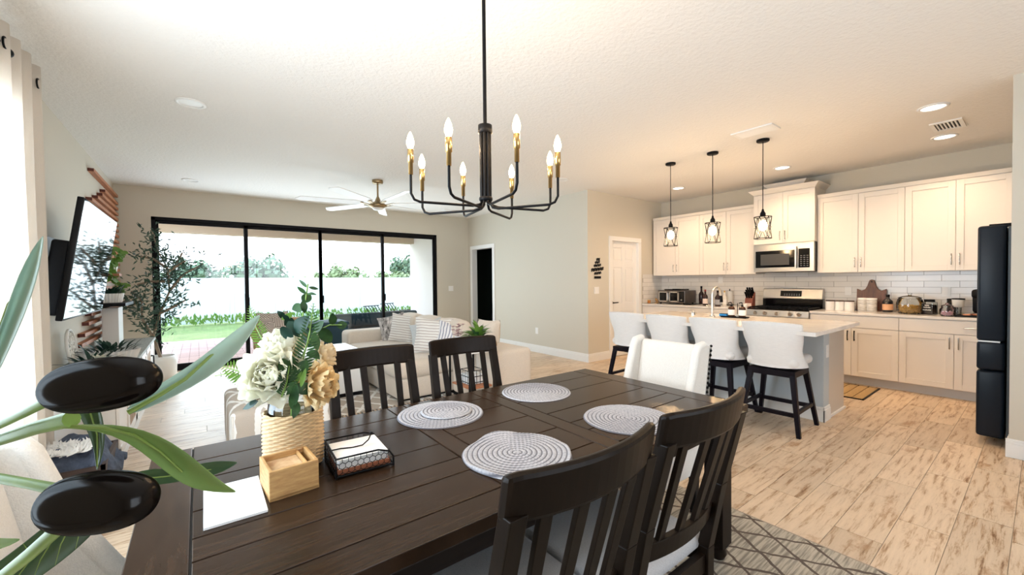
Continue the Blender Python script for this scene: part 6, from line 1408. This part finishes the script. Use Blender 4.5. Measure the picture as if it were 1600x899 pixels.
M().tube([root, dep(-60, 950, .19), dep(0, 904, .18), dep(45, 868, .175), dep(92, 826, .17)], [.003, .0026, .0024, .0026, .0026], n=10).build('stem', 'stem', ob, world=True)
M().tube([(-.40, .08, .7), root], [.008, .003], n=6).build('stem', 'bark', ob, world=True)
def olive(u0, v0, u1, v1, z, wpx, lb):
    a, b = dep(u0, v0, z), dep(u1, v1, z); c = (a+b)/2; d = (b-a); L = d.length/2; q = d.to_track_quat('Z', 'Y').to_matrix().to_4x4(); r = wpx/2*z/F_PX
    m = M(); n = 24; vs = []; prof = []
    for j in range(n+1):
        t = PI*j/n; rr = r*math.sin(t)**.66*(1+.04*math.cos(t)); zz = -L*math.cos(t)
        if j == 0: zz = -L+.0016
        prof.append((max(rr, .00005), zz))
    prof[0] = (.0008, -L+.0022); m.lathe(prof, n=32); m.v = [tuple(q @ Vector(p)+c) for p in m.v]
    return m.build('olive', 'olive', ob, world=True, label=lb)
olive(76, 612, 243, 590, .170, 84, 'upper black olive'); olive(72, 790, 238, 779, .160, 92, 'lower black olive with reddish flank')
def blade(edge1, edge2, z0, z1, mt_, vein=None, nm='leaf', curl=.004, vr=.0006, th=.0006):
    """leaf from two pixel outlines run base -> tip, with real depth and a curled cross section"""
    n = len(edge1); m = M(); vs = []; K = 7
    for i, (p, q) in enumerate(zip(edge1, edge2)):
        t = i/(n-1); z = z0+(z1-z0)*t
        for k in range(K):
            s = k/(K-1); w = math.hypot(p[0]-q[0], p[1]-q[1])/60
            vs.append(dep(p[0]+(q[0]-p[0])*s, p[1]+(q[1]-p[1])*s, z+curl*min(1, w)*(1-(2*s-1)**2)))
    fs = [(i*K+k, i*K+k+1, (i+1)*K+k+1, (i+1)*K+k) for i in range(n-1) for k in range(K-1)]
    o = m.add(vs, fs, True).build(nm, mt_, ob, world=True, solid=th, subsurf=1)
    def zv(u, v):
        b = min(range(n), key=lambda i: (u-(edge1[i][0]+edge2[i][0])/2)**2+(v-(edge1[i][1]+edge2[i][1])/2)**2)
        w = math.hypot(edge1[b][0]-edge2[b][0], edge1[b][1]-edge2[b][1])/60
        return z0+(z1-z0)*b/(n-1)+curl*min(1, w)*.75-.0012
    if vein: M().tube([dep(u, v, zv(u, v)) for i, (u, v) in enumerate(vein)], [vr*(1-.7*i/len(vein)) for i in range(len(vein))], n=6, flat=.6).build('midrib', 'vein', o, world=True)
    return o
# large pale leaf, top left
blade([(-60, 640), (0, 520), (18, 455), (40, 405), (60, 375), (68, 368)], [(-40, 660), (0, 578), (25, 525), (48, 470), (63, 415), (68, 370)], .20, .19, 'fgpale', [(-40, 640), (0, 510), (12, 475), (20, 465)], curl=.006)
# long pale leaf rising right
blade([(196, 640), (230, 612), (275, 585), (310, 562), (350, 530), (385, 503), (406, 491)], [(205, 648), (252, 630), (300, 606), (345, 578), (375, 548), (398, 515), (407, 493)], .18, .215, 'fgpale', [(200, 645), (250, 617), (290, 592), (322, 563), (340, 546)], vr=.0014)
# yellow-green curving leaf
blade([(100, 665), (150, 663), (200, 665), (250, 680), (290, 705), (325, 735), (350, 757), (369, 768)], [(100, 670), (150, 672), (200, 690), (240, 722), (270, 748), (300, 765), (335, 770), (369, 770)], .178, .185, 'fggreen', [(100, 667), (160, 668), (210, 680), (250, 706), (285, 738)], vr=.0010)
# darker leaf behind, pointing right
blade([(200, 742), (240, 730), (280, 735), (320, 722), (350, 720), (371, 722)], [(205, 758), (245, 760), (285, 752), (320, 748), (350, 738), (371, 724)], .24, .26, 'fgdark', [(205, 750), (260, 745), (330, 734)], vr=.0005)
# hanging leaf between the olives
blade([(118, 640), (132, 665), (143, 690), (148, 710), (150, 735)], [(158, 640), (163, 665), (164, 690), (160, 712), (152, 736)], .20, .205, 'fgdark', [(140, 642), (152, 680), (152, 730)], vr=.0005)
# big dark veined leaf, bottom left
blade([(165, 752), (110, 790), (60, 830), (20, 862), (-40, 905)], [(150, 830), (130, 850), (95, 880), (45, 915), (-20, 960)], .205, .20, 'fgdark', [(150, 790), (110, 820), (60, 860), (0, 905)], vr=.0006, curl=.003)
dl_ = ob.children[-1]
for (u, v), (e1, f1), (e2, f2) in (((140, 798), (130, 776), (118, 858)), ((112, 818), (96, 802), (86, 884)), ((84, 841), (66, 826), (50, 910)), ((55, 864), (36, 850), (14, 932)), ((25, 888), (4, 876), (-20, 955))):
    for e, f in ((e1, f1), (e2, f2)): M().tube([dep(u, v, .2035), dep((u+e)/2-4, (v+f)/2, .2028), dep(e, f, .2015)], [.00035, .00025, .0001], n=5).build('side_vein', 'vein', dl_, world=True)
blade([(-60, 836), (0, 842), (32, 842)], [(-60, 868), (0, 862), (32, 844)], .25, .25, 'fggreen')
dish = thing('dark_bowl', 'dark round bowl on the floor between end chair and table', 'bowl', (-.30, 2.05, 0)); M().lathe([(.001, .004), (.07, .004), (.09, .05), (.083, .05), (.065, .014), (.001, .014)], n=24).build('shell', mat('dark_maroon_ceramic', (.03, .008, .008), .3), dish); M().lathe([(.075, 0), (.075, .006), (.001, .006)], n=24).build('foot', 'black', dish)
print('objects', len(bpy.data.objects))
